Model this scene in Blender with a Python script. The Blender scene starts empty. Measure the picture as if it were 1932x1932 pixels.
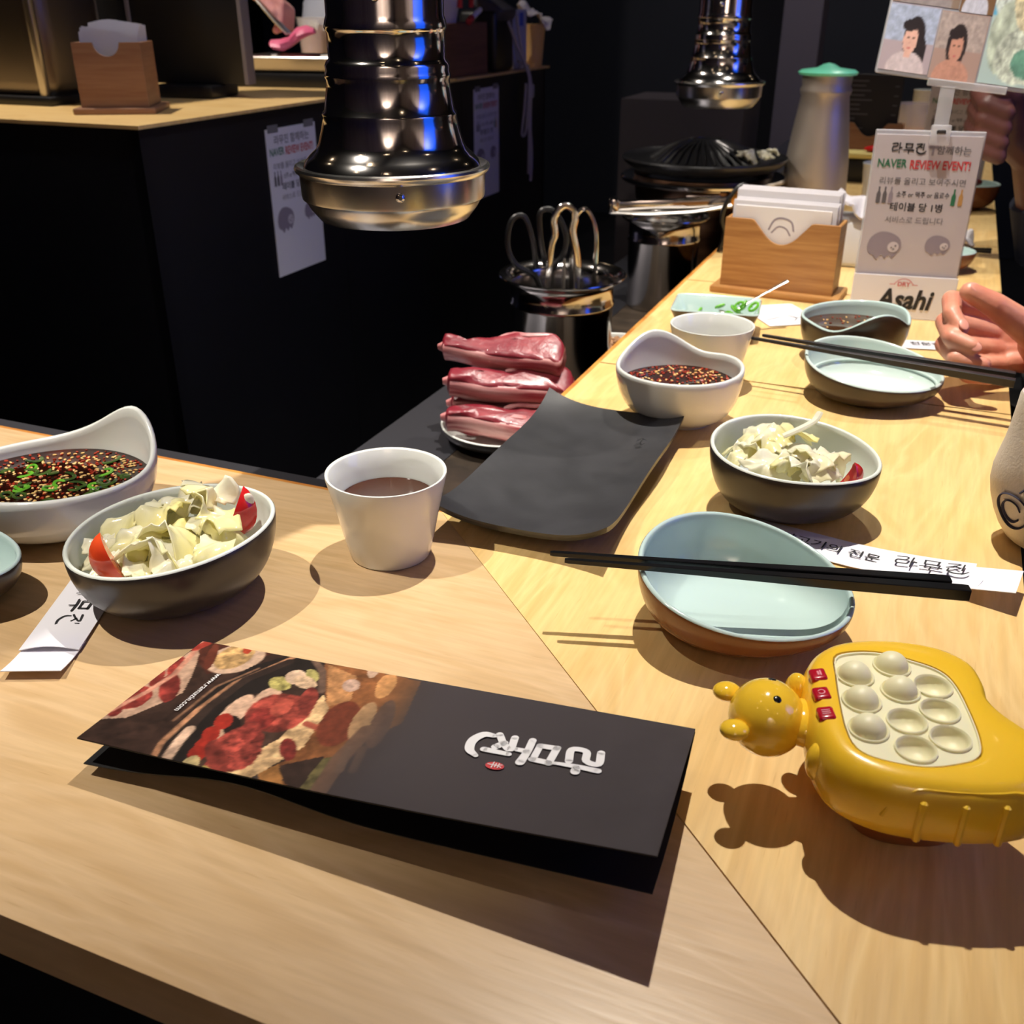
import bpy, bmesh, math, random
import numpy as np
from mathutils import Vector, Matrix, noise

T = 0.75                      # height of the counter tops; object coordinates below are relative to it
PI = math.pi
S = bpy.context.scene
COL = S.collection

# ------------------------------------------------------------------ camera
cam = bpy.data.cameras.new('camera')
cam.sensor_width = 36.0
cam.lens = 1900.0 / 1932.0 * 36.0
cam.clip_start = 0.01
cam.dof.use_dof = True
cam.dof.focus_distance = 0.62
cam.dof.aperture_fstop = 15.0
co = bpy.data.objects.new('camera', cam)
co.location = (0, 0, T + 0.35)
co.rotation_euler = (PI / 2 - math.atan(961.0 / 1900.0), 0, 0)
COL.objects.link(co)
S.camera = co

# ------------------------------------------------------------------ world, exposure
S.view_settings.view_transform = 'Standard'
S.view_settings.look = 'None'
S.view_settings.gamma = 1.0
S.view_settings.exposure = 0.0
wd = bpy.data.worlds.new('world')
wd.use_nodes = True
wd.node_tree.nodes['Background'].inputs[0].default_value = (0.01, 0.012, 0.02, 1)
wd.node_tree.nodes['Background'].inputs[1].default_value = 1.0
S.world = wd

# local frame of the L-shaped bar: a to the right along the near counter, b away along the side counter
I0 = (-0.054, 0.692)
WA, UB = (0.9239, -0.3827), (0.3827, 0.9239)
ROT = math.atan2(-0.3827, 0.9239)


def AB(a, b, z=0.0):
    return (I0[0] + a * WA[0] + b * UB[0], I0[1] + a * WA[1] + b * UB[1], z)


# ------------------------------------------------------------------ lamps over the bar and island, with added fill spots
def spot(name, loc, target, power, size=1.2, blend=0.5, rad=0.018, col=(1.0, 0.86, 0.68)):
    d = bpy.data.lights.new(name, 'SPOT')
    d.energy = power
    d.spot_size = size
    d.spot_blend = blend
    d.shadow_soft_size = rad
    d.color = col
    o = bpy.data.objects.new(name, d)
    o.location = (loc[0], loc[1], T + loc[2])
    v = Vector(target) - Vector(loc)
    o.rotation_euler = v.to_track_quat('-Z', 'Y').to_euler()
    COL.objects.link(o)
    return o


def point(name, loc, power, rad=0.05, col=(1.0, 0.86, 0.68)):
    d = bpy.data.lights.new(name, 'POINT')
    d.energy = power
    d.shadow_soft_size = rad
    d.color = col
    o = bpy.data.objects.new(name, d)
    o.location = (loc[0], loc[1], T + loc[2])
    COL.objects.link(o)
    return o


WARM = (1.0, 0.93, 0.83)
spot('key_and_fill_spot', (0.16, 1.02, 1.50), (0.30, 0.98, 0), 142, 1.40, 1.0, 0.012, WARM)
spot('key_and_fill_spot', (-0.78, 0.50, 1.50), (-0.37, 0.72, 0), 105, 0.72, 1.0, 0.012, WARM)
spot('key_and_fill_spot', (0.35, 0.75, 1.75), (-0.55, 1.65, 0.05), 26, 0.9, 0.8, 0.03, (0.80, 0.86, 1.0))  # added cool fill to brighten the posters on the island front
spot('key_and_fill_spot', (0.62, 1.75, 1.60), (0.52, 1.30, 0), 40, 0.9, 0.6, 0.02, WARM)
spot('key_and_fill_spot', (1.05, 2.7, 1.60), (1.0, 2.5, 0), 60, 1.1, 0.6, 0.02, WARM)
spot('key_and_fill_spot', (-1.05, 1.75, 1.75), (-0.60, 1.95, 0.2), 120, 1.3, 0.7, 0.03, (1.0, 0.9, 0.80))
spot('key_and_fill_spot', (0.0, -1.1, 1.8), (0.0, -2.4, 0.3), 260, 1.7, 0.6, 0.03, (1.0, 0.88, 0.76))  # added wash on the unseen wall behind the camera, for steel reflections
spot('key_and_fill_spot', (1.2, 0.3, 1.8), (2.2, -0.2, 0.6), 110, 1.5, 0.6, 0.03, (1.0, 0.88, 0.78))  # added wash on the right wall, mirrored by the hoods
spot('key_and_fill_spot', (0.8, 2.6, 1.85), (0.9, 4.6, 0.2), 60, 1.5, 0.8, 0.05, (0.86, 0.88, 1.0))  # added cool fill to lift the dark back wall
spot('key_and_fill_spot', (-0.6, 2.9, 1.85), (0.3, 4.2, 0.1), 45, 1.4, 0.8, 0.05, (1.0, 0.92, 0.9))  # second added fill for the dim area at the back


# ------------------------------------------------------------------ helpers: materials
def lin(c):
    out = []
    for v in c[:3]:
        v = v / 255.0
        out.append(v / 12.92 if v <= 0.04045 else ((v + 0.055) / 1.055) ** 2.4)
    return (out[0], out[1], out[2], 1.0)


MATS = {}


def mat(name, rgb, rough=0.5, metal=0.0, var=None, bump=None, coat=0.0, trans=0.0, sss=0.0, emit=None, ior=None, spec=None, alpha=None, transl=0.0):
    """var=(rgb2, scale, stretch, detail[, lo, hi]) mottles the colour, bump=(scale, strength, stretch)"""
    if name in MATS:
        return MATS[name]
    m = bpy.data.materials.new(name)
    m.use_nodes = True
    nt = m.node_tree
    b = nt.nodes['Principled BSDF']
    b.inputs['Base Color'].default_value = lin(rgb)
    b.inputs['Roughness'].default_value = rough
    b.inputs['Metallic'].default_value = metal
    b.inputs['Coat Weight'].default_value = coat
    b.inputs['Coat Roughness'].default_value = 0.08
    b.inputs['Transmission Weight'].default_value = trans
    if ior:
        b.inputs['IOR'].default_value = ior
    if spec is not None:
        b.inputs['Specular IOR Level'].default_value = spec
    if sss:
        b.inputs['Subsurface Weight'].default_value = sss
        b.inputs['Subsurface Radius'].default_value = (0.006, 0.003, 0.002)
        b.inputs['Subsurface Scale'].default_value = 1.0
    if emit:
        b.inputs['Emission Color'].default_value = lin(emit[0])
        b.inputs['Emission Strength'].default_value = emit[1]
    if alpha is not None:
        b.inputs['Alpha'].default_value = alpha
    tc = None

    def coords(stretch):
        nonlocal tc
        if tc is None:
            tc = nt.nodes.new('ShaderNodeTexCoord')
        mp = nt.nodes.new('ShaderNodeMapping')
        mp.inputs['Scale'].default_value = stretch
        nt.links.new(tc.outputs['Object'], mp.inputs['Vector'])
        return mp.outputs[0]

    if var:
        n = nt.nodes.new('ShaderNodeTexNoise')
        n.inputs['Scale'].default_value = var[1]
        n.inputs['Detail'].default_value = var[3]
        nt.links.new(coords(var[2]), n.inputs['Vector'])
        r = nt.nodes.new('ShaderNodeValToRGB')
        r.color_ramp.elements[0].position = var[4] if len(var) > 4 else 0.35
        r.color_ramp.elements[1].position = var[5] if len(var) > 5 else 0.65
        r.color_ramp.elements[0].color = lin(rgb)
        r.color_ramp.elements[1].color = lin(var[0])
        nt.links.new(n.outputs['Fac'], r.inputs[0])
        nt.links.new(r.outputs[0], b.inputs['Base Color'])
    if bump:
        n = nt.nodes.new('ShaderNodeTexNoise')
        n.inputs['Scale'].default_value = bump[0]
        n.inputs['Detail'].default_value = 4
        nt.links.new(coords(bump[2] if len(bump) > 2 else (1, 1, 1)), n.inputs['Vector'])
        bp = nt.nodes.new('ShaderNodeBump')
        bp.inputs['Strength'].default_value = bump[1]
        bp.inputs['Distance'].default_value = 0.002
        nt.links.new(n.outputs['Fac'], bp.inputs['Height'])
        nt.links.new(bp.outputs[0], b.inputs['Normal'])
    if transl:
        t = nt.nodes.new('ShaderNodeBsdfTranslucent')
        t.inputs[0].default_value = lin(rgb)
        if var:
            nt.links.new(r.outputs[0], t.inputs[0])
        mx = nt.nodes.new('ShaderNodeMixShader')
        mx.inputs[0].default_value = transl
        nt.links.new(b.outputs[0], mx.inputs[1])
        nt.links.new(t.outputs[0], mx.inputs[2])
        nt.links.new(mx.outputs[0], nt.nodes['Material Output'].inputs[0])
    MATS[name] = m
    return m


def veneer(name, light, mid, dark, rough=0.34):
    """birch veneer, grain along local X"""
    m = bpy.data.materials.new(name)
    m.use_nodes = True
    nt = m.node_tree
    L = nt.links.new
    b = nt.nodes['Principled BSDF']
    b.inputs['Roughness'].default_value = rough
    tc = nt.nodes.new('ShaderNodeTexCoord')

    def nz(scale, stretch, detail, dist=0.0):
        mp = nt.nodes.new('ShaderNodeMapping')
        mp.inputs['Scale'].default_value = stretch
        L(tc.outputs['Object'], mp.inputs['Vector'])
        n = nt.nodes.new('ShaderNodeTexNoise')
        n.inputs['Scale'].default_value = scale
        n.inputs['Detail'].default_value = detail
        n.inputs['Distortion'].default_value = dist
        L(mp.outputs[0], n.inputs['Vector'])
        return n.outputs['Fac']

    def ramp(f, stops):
        r = nt.nodes.new('ShaderNodeValToRGB')
        while len(r.color_ramp.elements) < len(stops):
            r.color_ramp.elements.new(0.5)
        for e, (p, c) in zip(r.color_ramp.elements, stops):
            e.position = p
            e.color = c if len(c) == 4 else lin(c)
        L(f, r.inputs[0])
        return r.outputs[0]

    def mixc(kind, fac, a_, b_):
        x = nt.nodes.new('ShaderNodeMix')
        x.data_type = 'RGBA'
        x.blend_type = kind
        x.inputs[0].default_value = fac
        L(a_, x.inputs[6])
        L(b_, x.inputs[7])
        return x.outputs[2]

    figure = ramp(nz(7, (0.55, 2.2, 1), 3, 2.2), [(0.36, mid), (0.5, light), (0.63, mid)])
    fibre = ramp(nz(160, (0.09, 1.6, 1), 5), [(0.30, (0.80, 0.76, 0.72, 1)), (0.62, (1.05, 1.04, 1.02, 1))])
    pores = ramp(nz(420, (0.10, 1.2, 1), 2), [(0.66, (1, 1, 1, 1)), (0.76, (0.82, 0.74, 0.66, 1))])
    c = mixc('MULTIPLY', 0.42, figure, fibre)
    c = mixc('MULTIPLY', 0.5, c, pores)
    L(c, b.inputs['Base Color'])
    rr = nt.nodes.new('ShaderNodeMapRange')
    rr.inputs[3].default_value = rough - 0.08
    rr.inputs[4].default_value = rough + 0.10
    f2 = nz(120, (0.12, 1.6, 1), 4)
    L(f2, rr.inputs[0])
    L(rr.outputs[0], b.inputs['Roughness'])
    bp = nt.nodes.new('ShaderNodeBump')
    bp.inputs['Strength'].default_value = 0.12
    bp.inputs['Distance'].default_value = 0.001
    L(f2, bp.inputs['Height'])
    L(bp.outputs[0], b.inputs['Normal'])
    return m


def print_mat(name, rough=0.45, emit=0.0):
    m = bpy.data.materials.new(name)
    m.use_nodes = True
    b = m.node_tree.nodes['Principled BSDF']
    b.inputs['Roughness'].default_value = rough
    a = m.node_tree.nodes.new('ShaderNodeAttribute')
    a.attribute_name = 'ink'
    m.node_tree.links.new(a.outputs['Color'], b.inputs['Base Color'])
    return m


# ------------------------------------------------------------------ helpers: geometry
def cat(*gs):
    V, F = [], []
    for v, f in gs:
        n = len(V)
        V += [tuple(p) for p in v]
        F += [tuple(i + n for i in q) for q in f]
    return V, F


def xf(g, loc=(0, 0, 0), rot=(0, 0, 0), sc=(1, 1, 1)):
    from mathutils import Euler
    M = Matrix.Translation(loc) @ Euler(rot).to_matrix().to_4x4() @ Matrix.Diagonal((*sc, 1))
    return [tuple(M @ Vector(p)) for p in g[0]], g[1]


def loft(rings, cap0=True, cap1=True, close=True):
    n = len(rings[0])
    V = [tuple(p) for r in rings for p in r]
    F = []
    for i in range(len(rings) - 1):
        for j in range(n if close else n - 1):
            k = (j + 1) % n
            F.append((i * n + j, i * n + k, (i + 1) * n + k, (i + 1) * n + j))
    if cap0:
        F.append(tuple(range(n))[::-1])
    if cap1:
        F.append(tuple((len(rings) - 1) * n + j for j in range(n)))
    return V, F


def lathe(prof, n=40, cap0=True, cap1=True):
    return loft([[(r * math.cos(2 * PI * j / n), r * math.sin(2 * PI * j / n), z) for j in range(n)] for r, z in prof], cap0, cap1)


def tube(pts, rad, n=8, closed=False, flat=1.0):
    """round tube along a polyline; rad a number or one per point; flat squashes it along local z"""
    pts = [Vector(p) for p in pts]
    if not hasattr(rad, '__len__'):
        rad = [rad] * len(pts)
    rings = []
    up = None
    for i, p in enumerate(pts):
        a = pts[i - 1] if (i > 0 or closed) else pts[i]
        c = pts[(i + 1) % len(pts)] if (i < len(pts) - 1 or closed) else pts[i]
        t = (c - a).normalized()
        if up is None:
            up = Vector((0, 0, 1)) if abs(t.z) < 0.9 else Vector((1, 0, 0))
        s = t.cross(up).normalized()
        up = s.cross(t).normalized()
        rings.append([p + s * (rad[i] * math.cos(2 * PI * j / n)) + up * (rad[i] * flat * math.sin(2 * PI * j / n)) for j in range(n)])
    if closed:
        V, F = loft(rings, False, False)
        m = len(rings)
        for j in range(n):
            k = (j + 1) % n
            F.append(((m - 1) * n + j, (m - 1) * n + k, k, j))
        return V, F
    return loft(rings)


def box(sx, sy, sz, r=0.0, seg=2, c=(0, 0, 0)):
    """box centred in x, y with its bottom at c.z, edges rounded by r"""
    bm = bmesh.new()
    bmesh.ops.create_cube(bm, size=1.0, matrix=Matrix.Translation((c[0], c[1], c[2] + sz / 2)) @ Matrix.Diagonal((sx, sy, sz, 1)))
    if r > 0:
        bmesh.ops.bevel(bm, geom=bm.edges[:], offset=r, segments=seg, affect='EDGES', profile=0.5)
    bm.verts.ensure_lookup_table()
    V = [tuple(v.co) for v in bm.verts]
    F = [tuple(v.index for v in f.verts) for f in bm.faces]
    bm.verts.index_update()
    F = [tuple(v.index for v in f.verts) for f in bm.faces]
    bm.free()
    return V, F


def bar(p, q, wx, wz, r=0.0):
    """square bar from p to q"""
    p, q = Vector(p), Vector(q)
    d = q - p
    g = box(wx, wz, d.length, r)
    M = Matrix.Translation(p) @ d.to_track_quat('Z', 'Y').to_matrix().to_4x4()
    return [tuple(M @ Vector(v)) for v in g[0]], g[1]


def prism(poly, z0, z1):
    n = len(poly)
    V = [(x, y, z0) for x, y in poly] + [(x, y, z1) for x, y in poly]
    F = [tuple(range(n))[::-1], tuple(range(n, 2 * n))]
    F += [(i, (i + 1) % n, n + (i + 1) % n, n + i) for i in range(n)]
    return V, F


def sphere(r, n=16, m=10, sc=(1, 1, 1), c=(0, 0, 0)):
    rings = []
    for i in range(1, m):
        t = -PI / 2 + PI * i / m
        rings.append([(c[0] + sc[0] * r * math.cos(t) * math.cos(2 * PI * j / n), c[1] + sc[1] * r * math.cos(t) * math.sin(2 * PI * j / n), c[2] + sc[2] * r * math.sin(t)) for j in range(n)])
    V, F = loft(rings, False, False)
    b, t_ = len(V), len(V) + 1
    V += [(c[0], c[1], c[2] - sc[2] * r), (c[0], c[1], c[2] + sc[2] * r)]
    k = (m - 2) * n
    for j in range(n):
        F.append((b, (j + 1) % n, j))
        F.append((t_, k + j, k + (j + 1) % n))
    return V, F


def smooth_closed(pts, n=72):
    """Catmull-Rom through closed control points"""
    P = [Vector((p[0], p[1])) for p in pts]
    m = len(P)
    out = []
    for i in range(n):
        t = i * m / n
        k = int(t)
        t -= k
        a, b, c, d = P[(k - 1) % m], P[k % m], P[(k + 1) % m], P[(k + 2) % m]
        out.append(0.5 * ((2 * b) + (c - a) * t + (2 * a - 5 * b + 4 * c - d) * t * t + (3 * b - a - 3 * c + d) * t ** 3))
    return [(v.x, v.y) for v in out]


def smooth_open(pts, k=6):
    P = [Vector(p) for p in pts]
    P = [2 * P[0] - P[1]] + P + [2 * P[-1] - P[-2]]
    out = []
    for i in range(1, len(P) - 2):
        a, b, c, d = P[i - 1:i + 3]
        for j in range(k):
            t = j / k
            out.append(0.5 * ((2 * b) + (c - a) * t + (2 * a - 5 * b + 4 * c - d) * t * t + (3 * b - a - 3 * c + d) * t ** 3))
    out.append(P[-2])
    return out


def link(o, parent=None):
    COL.objects.link(o)
    if parent is not None:
        o.parent = parent
    else:
        o.location.z += T
    return o


def mesh(name, g, mats, parent=None, loc=(0, 0, 0), rot=(0, 0, 0), mi=None, sharp=40, solid=0.0):
    me = bpy.data.meshes.new(name)
    me.from_pydata([tuple(v) for v in g[0]], [], [tuple(f) for f in g[1]])
    for m in (mats if isinstance(mats, (list, tuple)) else [mats]):
        me.materials.append(m)
    if mi:
        for p, i in zip(me.polygons, mi):
            p.material_index = i
    bm = bmesh.new()
    bm.from_mesh(me)
    if solid:
        bmesh.ops.solidify(bm, geom=bm.faces[:], thickness=solid)
    bmesh.ops.recalc_face_normals(bm, faces=bm.faces[:])
    bm.to_mesh(me)
    bm.free()
    if sharp:
        for p in me.polygons:
            p.use_smooth = True
        me.set_sharp_from_angle(angle=math.radians(sharp))
    o = bpy.data.objects.new(name, me)
    o.location = loc
    o.rotation_euler = rot
    return link(o, parent)


def tag(o, label=None, cat_=None, group=None, kind=None):
    if label:
        o['label'] = label
    if cat_:
        o['category'] = cat_
    if group:
        o['group'] = group
    if kind:
        o['kind'] = kind
    return o


def thing(name, label, cat_, loc=(0, 0, 0), rotz=0.0, group=None):
    o = bpy.data.objects.new(name, None)
    o.empty_display_size = 0.02
    o.location = loc
    o.rotation_euler = (0, 0, rotz)
    link(o)
    return tag(o, label, cat_, group)


def struct(name, g, m, **k):
    return tag(mesh(name, g, m, **k), kind='structure')


def printed(name, nx, ny, pos, img, m, parent=None, loc=(0, 0, 0), rot=(0, 0, 0)):
    """fine grid carrying a printed picture as point colours; img[row, col, 3] (0-1 sRGB), row 0 at v=0"""
    V = [pos(i / (nx - 1), j / (ny - 1)) for j in range(ny) for i in range(nx)]
    F = [(j * nx + i, j * nx + i + 1, (j + 1) * nx + i + 1, (j + 1) * nx + i) for j in range(ny - 1) for i in range(nx - 1)]
    me = bpy.data.meshes.new(name)
    me.from_pydata(V, [], F)
    me.materials.append(m)
    at = me.color_attributes.new('ink', 'FLOAT_COLOR', 'POINT')
    a = np.clip(img.reshape(-1, 3), 0, 1)
    a = np.where(a <= 0.04045, a / 12.92, ((a + 0.055) / 1.055) ** 2.4)
    at.data.foreach_set('color', np.concatenate([a, np.ones((len(a), 1))], 1).astype(np.float32).ravel())
    for p in me.polygons:
        p.use_smooth = True
    o = bpy.data.objects.new(name, me)
    o.location = loc
    o.rotation_euler = rot
    return link(o, parent)


RNG = np.random.RandomState(5)


def vnoise(h, w, cells, oct_=4):
    out = np.zeros((h, w))
    amp = 1.0
    tot = 0.0
    asp = max(1.0, w / h)
    for o in range(oct_):
        ch, cw = int(cells) + 2, int(cells * asp) + 2
        g = RNG.rand(ch, cw)
        y = np.linspace(0, ch - 1.001, h)
        x = np.linspace(0, cw - 1.001, w)
        yi, xi = y.astype(int), x.astype(int)
        fy, fx = (y - yi)[:, None], (x - xi)[None, :]
        fy, fx = fy * fy * (3 - 2 * fy), fx * fx * (3 - 2 * fx)
        v = (g[yi][:, xi] * (1 - fy) * (1 - fx) + g[yi + 1][:, xi] * fy * (1 - fx) + g[yi][:, xi + 1] * (1 - fy) * fx + g[yi + 1][:, xi + 1] * fy * fx)
        out += amp * v
        tot += amp
        amp *= 0.6
        cells *= 2.1
    return out / tot


def paint(h, w, base, feats, asp):
    """draws ellipses, polygons and lines of ink in unit (u, v) space"""
    img = np.ones((h, w, 3)) * np.array(base) / 255.0
    V, U = np.meshgrid(np.linspace(0, 1, h), np.linspace(0, 1, w), indexing='ij')
    nz = [vnoise(h, w, c, 4) for c in (8, 16, 24)]
    for k, f in enumerate(feats):
        n = nz[k % 3] - 0.5
        if f[0] == 'E':
            _, cx, cy, ax, ay, bx, by, col, na = f
            det = ax * by - ay * bx
            du, dv = U - cx, V - cy
            s, t = (du * by - dv * bx) / det, (ax * dv - ay * du) / det
            d = np.sqrt(s * s + t * t) + n * na * 0.5
            m = np.clip((1.0 - d) / 0.06, 0, 1)
        elif f[0] == 'P':
            _, pts, col, na = f
            inside = np.zeros((h, w), bool)
            for i in range(len(pts)):
                x0, y0 = pts[i]
                x1, y1 = pts[(i + 1) % len(pts)]
                if y0 == y1:
                    continue
                inside ^= ((y0 > V) != (y1 > V)) & (U < (x1 - x0) * (V - y0) / (y1 - y0) + x0)
            m = inside.astype(float)
        else:
            _, pts, wd_, col, na = f
            d = np.full((h, w), 9.0)
            for i in range(len(pts) - 1):
                x0, y0 = pts[i][0], pts[i][1] / asp
                x1, y1 = pts[i + 1][0], pts[i + 1][1] / asp
                l2 = (x1 - x0) ** 2 + (y1 - y0) ** 2 + 1e-9
                t = np.clip(((U - x0) * (x1 - x0) + (V / asp - y0) * (y1 - y0)) / l2, 0, 1)
                d = np.minimum(d, np.hypot(U - x0 - t * (x1 - x0), V / asp - y0 - t * (y1 - y0)))
            m = np.clip((wd_ / 2 - d) / 0.003 + 0.5, 0, 1)
        n2 = nz[(k + 1) % 3] - 0.5
        c = np.array(col) / 255.0
        tone = np.clip(1.0 + n2 * na * 2.6, 0.3, 1.7)[..., None]
        img = img * (1 - m[..., None]) + np.clip(c * tone, 0, 1) * m[..., None]
    return img


# ------------------------------------------------------------------ helpers: lettering
def letters(s, size, m, parent, M, bold=0.0, shear=0.0, align='CENTER', name='lettering', sx=1.0):
    cu = bpy.data.curves.new('text', 'FONT')
    cu.body = s
    cu.size = size
    cu.align_x = align
    cu.offset = bold * size
    cu.shear = shear
    cu.resolution_u = 3
    t = bpy.data.objects.new('text', cu)
    COL.objects.link(t)
    dg = bpy.context.evaluated_depsgraph_get()
    me = bpy.data.meshes.new_from_object(t.evaluated_get(dg))
    bpy.data.objects.remove(t)
    bpy.data.curves.remove(cu)
    me.transform(M @ Matrix.Diagonal((sx, 1, 1, 1)))
    me.materials.clear()
    me.materials.append(m)
    me.name = name
    o = bpy.data.objects.new(name, me)
    return link(o, parent)


def ribbon(pts, w, z=0.0):
    """flat brush stroke along a 2D polyline, w width or widths"""
    P = smooth_open([(p[0], p[1], 0) for p in pts], 5) if len(pts) > 2 else [Vector((p[0], p[1], 0)) for p in pts]
    n = len(P)
    if not hasattr(w, '__len__'):
        w = [w] * len(pts)
    ws = np.interp(np.linspace(0, 1, n), np.linspace(0, 1, len(w)), w)
    V, F = [], []
    for i, p in enumerate(P):
        t = (P[min(i + 1, n - 1)] - P[max(i - 1, 0)]).normalized()
        s = Vector((-t.y, t.x, 0)) * ws[i] / 2
        V += [(p.x + s.x, p.y + s.y, z), (p.x - s.x, p.y - s.y, z)]
        if i:
            F.append((2 * i - 2, 2 * i - 1, 2 * i + 1, 2 * i))
    for end in (0, n - 1):                      # round ends
        p, r = P[end], ws[end] / 2
        k = len(V)
        V += [(p.x + r * math.cos(2 * PI * j / 10), p.y + r * math.sin(2 * PI * j / 10), z) for j in range(10)]
        F.append(tuple(k + j for j in range(10)))
    return V, F


def logo_strokes(w=0.15):
    """the three brushed syllables of the shop, each in a unit box: list of (V, F)"""
    ra = cat(ribbon([(0.02, 0.92), (0.52, 0.97), (0.48, 0.66), (0.08, 0.56), (0.10, 0.20), (0.62, 0.26)], w),
             ribbon([(0.80, 1.02), (0.78, 0.5), (0.80, -0.06)], [w, w * 0.9, w * 0.6]), ribbon([(0.82, 0.5), (1.0, 0.52)], [w, w * 1.2]))
    mu = cat(ribbon([(0.16, 0.95), (0.18, 0.52)], w), ribbon([(0.14, 0.95), (0.84, 0.93)], w), ribbon([(0.82, 0.95), (0.80, 0.50)], w),
             ribbon([(0.18, 0.52), (0.80, 0.52)], w * 0.9), ribbon([(0.0, 0.27), (0.5, 0.29), (1.02, 0.26)], [w, w, w * 1.2]), ribbon([(0.52, 0.27), (0.5, -0.04)], [w, w * 0.8]))
    jin = cat(ribbon([(0.02, 0.92), (0.56, 0.97), (0.34, 0.72), (0.0, 0.50)], w), ribbon([(0.32, 0.74), (0.56, 0.58)], [w, w * 1.1]),
              ribbon([(0.76, 1.0), (0.74, 0.34)], [w * 0.8, w]), ribbon([(0.10, 0.40), (0.12, 0.12), (0.45, -0.06), (0.85, 0.0), (1.06, 0.24)], [w * 0.8, w * 1.2, w * 1.3, w * 1.2, w * 0.7]))
    return [ra, mu, jin]


def logo(parent, m, M, size, gap=1.25, vertical=True, w=0.15):
    """places the three syllables stacked (vertical) or in a row; M maps text space to the parent's space"""
    for k, g in enumerate(logo_strokes(w)):
        off = (0, -k * gap * size) if vertical else (k * gap * size, 0)
        V = [tuple(M @ Vector((v[0] * size + off[0], v[1] * size + off[1], v[2]))) for v in g[0]]
        mesh('lettering', (V, g[1]), m, parent, sharp=0)


# ------------------------------------------------------------------ helpers: skin (one continuous surface from tapered limbs)
def capsule(p0, r0, p1, r1, n=12):
    p0, p1 = Vector(p0), Vector(p1)
    d = p1 - p0
    L = max(d.length, 1e-6)
    t = d / L
    up = Vector((0, 0, 1)) if abs(t.z) < 0.9 else Vector((1, 0, 0))
    s = t.cross(up).normalized()
    q = s.cross(t)
    rings = []
    for k in range(1, 5):
        a = PI / 2 * (1 - k / 4.0)
        rings.append((p0 - t * r0 * math.sin(a), r0 * math.cos(a)))
    for k in range(0, 4):
        a = PI / 2 * k / 4.0
        rings.append((p1 + t * r1 * math.sin(a), r1 * math.cos(a)))
    return loft([[c + s * (r * math.cos(2 * PI * j / n)) + q * (r * math.sin(2 * PI * j / n)) for j in range(n)] for c, r in rings])


def flesh(name, chains, m, parent, voxel=0.0012, smooth=6, blobs=()):
    gs = []
    for ch in chains:
        for (p0, r0), (p1, r1) in zip(ch, ch[1:]):
            gs.append(capsule(p0, r0, p1, r1))
    for c, r, sc in blobs:
        gs.append(sphere(r, 16, 10, sc, c))
    g = cat(*gs)
    me = bpy.data.meshes.new('raw')
    me.from_pydata(g[0], [], g[1])
    bm = bmesh.new()
    bm.from_mesh(me)
    bmesh.ops.recalc_face_normals(bm, faces=bm.faces[:])
    bm.to_mesh(me)
    bm.free()
    t = bpy.data.objects.new('raw', me)
    COL.objects.link(t)
    r = t.modifiers.new('r', 'REMESH')
    r.mode = 'VOXEL'
    r.voxel_size = voxel
    s = t.modifiers.new('s', 'SMOOTH')
    s.iterations = smooth
    s.factor = 0.5
    dg = bpy.context.evaluated_depsgraph_get()
    out = bpy.data.meshes.new_from_object(t.evaluated_get(dg))
    bpy.data.objects.remove(t)
    out.name = name
    out.materials.clear()
    out.materials.append(m)
    for p in out.polygons:
        p.use_smooth = True
    o = bpy.data.objects.new(name, out)
    return link(o, parent)


# ------------------------------------------------------------------ materials
WOOD = veneer('birch veneer', (234, 200, 136), (224, 186, 120), (190, 140, 80))
WOOD_N = veneer('dimmed birch veneer', (214, 182, 138), (204, 170, 124), (190, 140, 80))  # near board greyer; light falling off towards the front put into its tone
WOOD_EDGE = mat('varnished board edge', (214, 150, 70), 0.4, var=((180, 112, 46), 30, (0.3, 1, 8), 3))
BLACK_PANEL = mat('black laminate panel', (13, 13, 20), 0.5, var=((18, 18, 24), 3, (1, 1, 1), 3))
DARK = mat('dark wall paint', (22, 23, 30), 0.7, var=((28, 28, 34), 2, (1, 1, 1), 3))
DARK_FLOOR = mat('dark floor tile', (24, 23, 24), 0.4, var=((34, 32, 31), 4, (1, 1, 1), 4))
WARM_WALL = mat('brown grey wall panel', (140, 128, 122), 0.6, var=((112, 100, 94), 2, (6, 6, .3), 3))
CEIL = mat('black ceiling', (18, 18, 22), 0.8)
PILLAR = mat('grey pillar paint', (74, 66, 72), 0.7)
STEEL = mat('polished steel', (222, 218, 214), 0.12, 1.0)
STEEL_BAND = mat('worn steel', (206, 204, 200), 0.24, 1.0, bump=(60, 0.08))
STEEL_SATIN = mat('brushed steel', (190, 184, 178), 0.3, 1.0, bump=(300, 0.06, (1, 1, 0.02)))
STEEL_DARK = mat('smoky steel', (176, 172, 168), 0.14, 1.0)
GREY_STEEL = mat('grey steel sheet', (120, 120, 128), 0.4, 1.0)
WHITE_GLAZE = mat('white glaze', (226, 228, 222), 0.10, coat=0.4)
CELADON = mat('celadon glaze', (190, 212, 208), 0.10, coat=0.5)
PALE_IN = mat('pale glaze', (222, 228, 220), 0.12, coat=0.4)
BLACK_GLAZE = mat('black matte glaze', (40, 37, 38), 0.30, var=((50, 46, 45), 30, (1, 1, 1), 3))
BROWN_GLAZE = mat('dark brown glaze', (58, 50, 44), 0.28, var=((70, 58, 46), 25, (1, 1, 1), 3))
MATTE_BLACK = mat('matte black stoneware', (44, 44, 47), 0.42, var=((54, 54, 57), 40, (1, 1, 1), 4), bump=(90, 0.05))
BLACK_LACQ = mat('black lacquer', (14, 14, 16), 0.22)
GREY_LACQ = mat('charcoal lacquer', (40, 40, 44), 0.3)
PAPER = mat('white paper', (228, 226, 232), 0.7)
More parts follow.
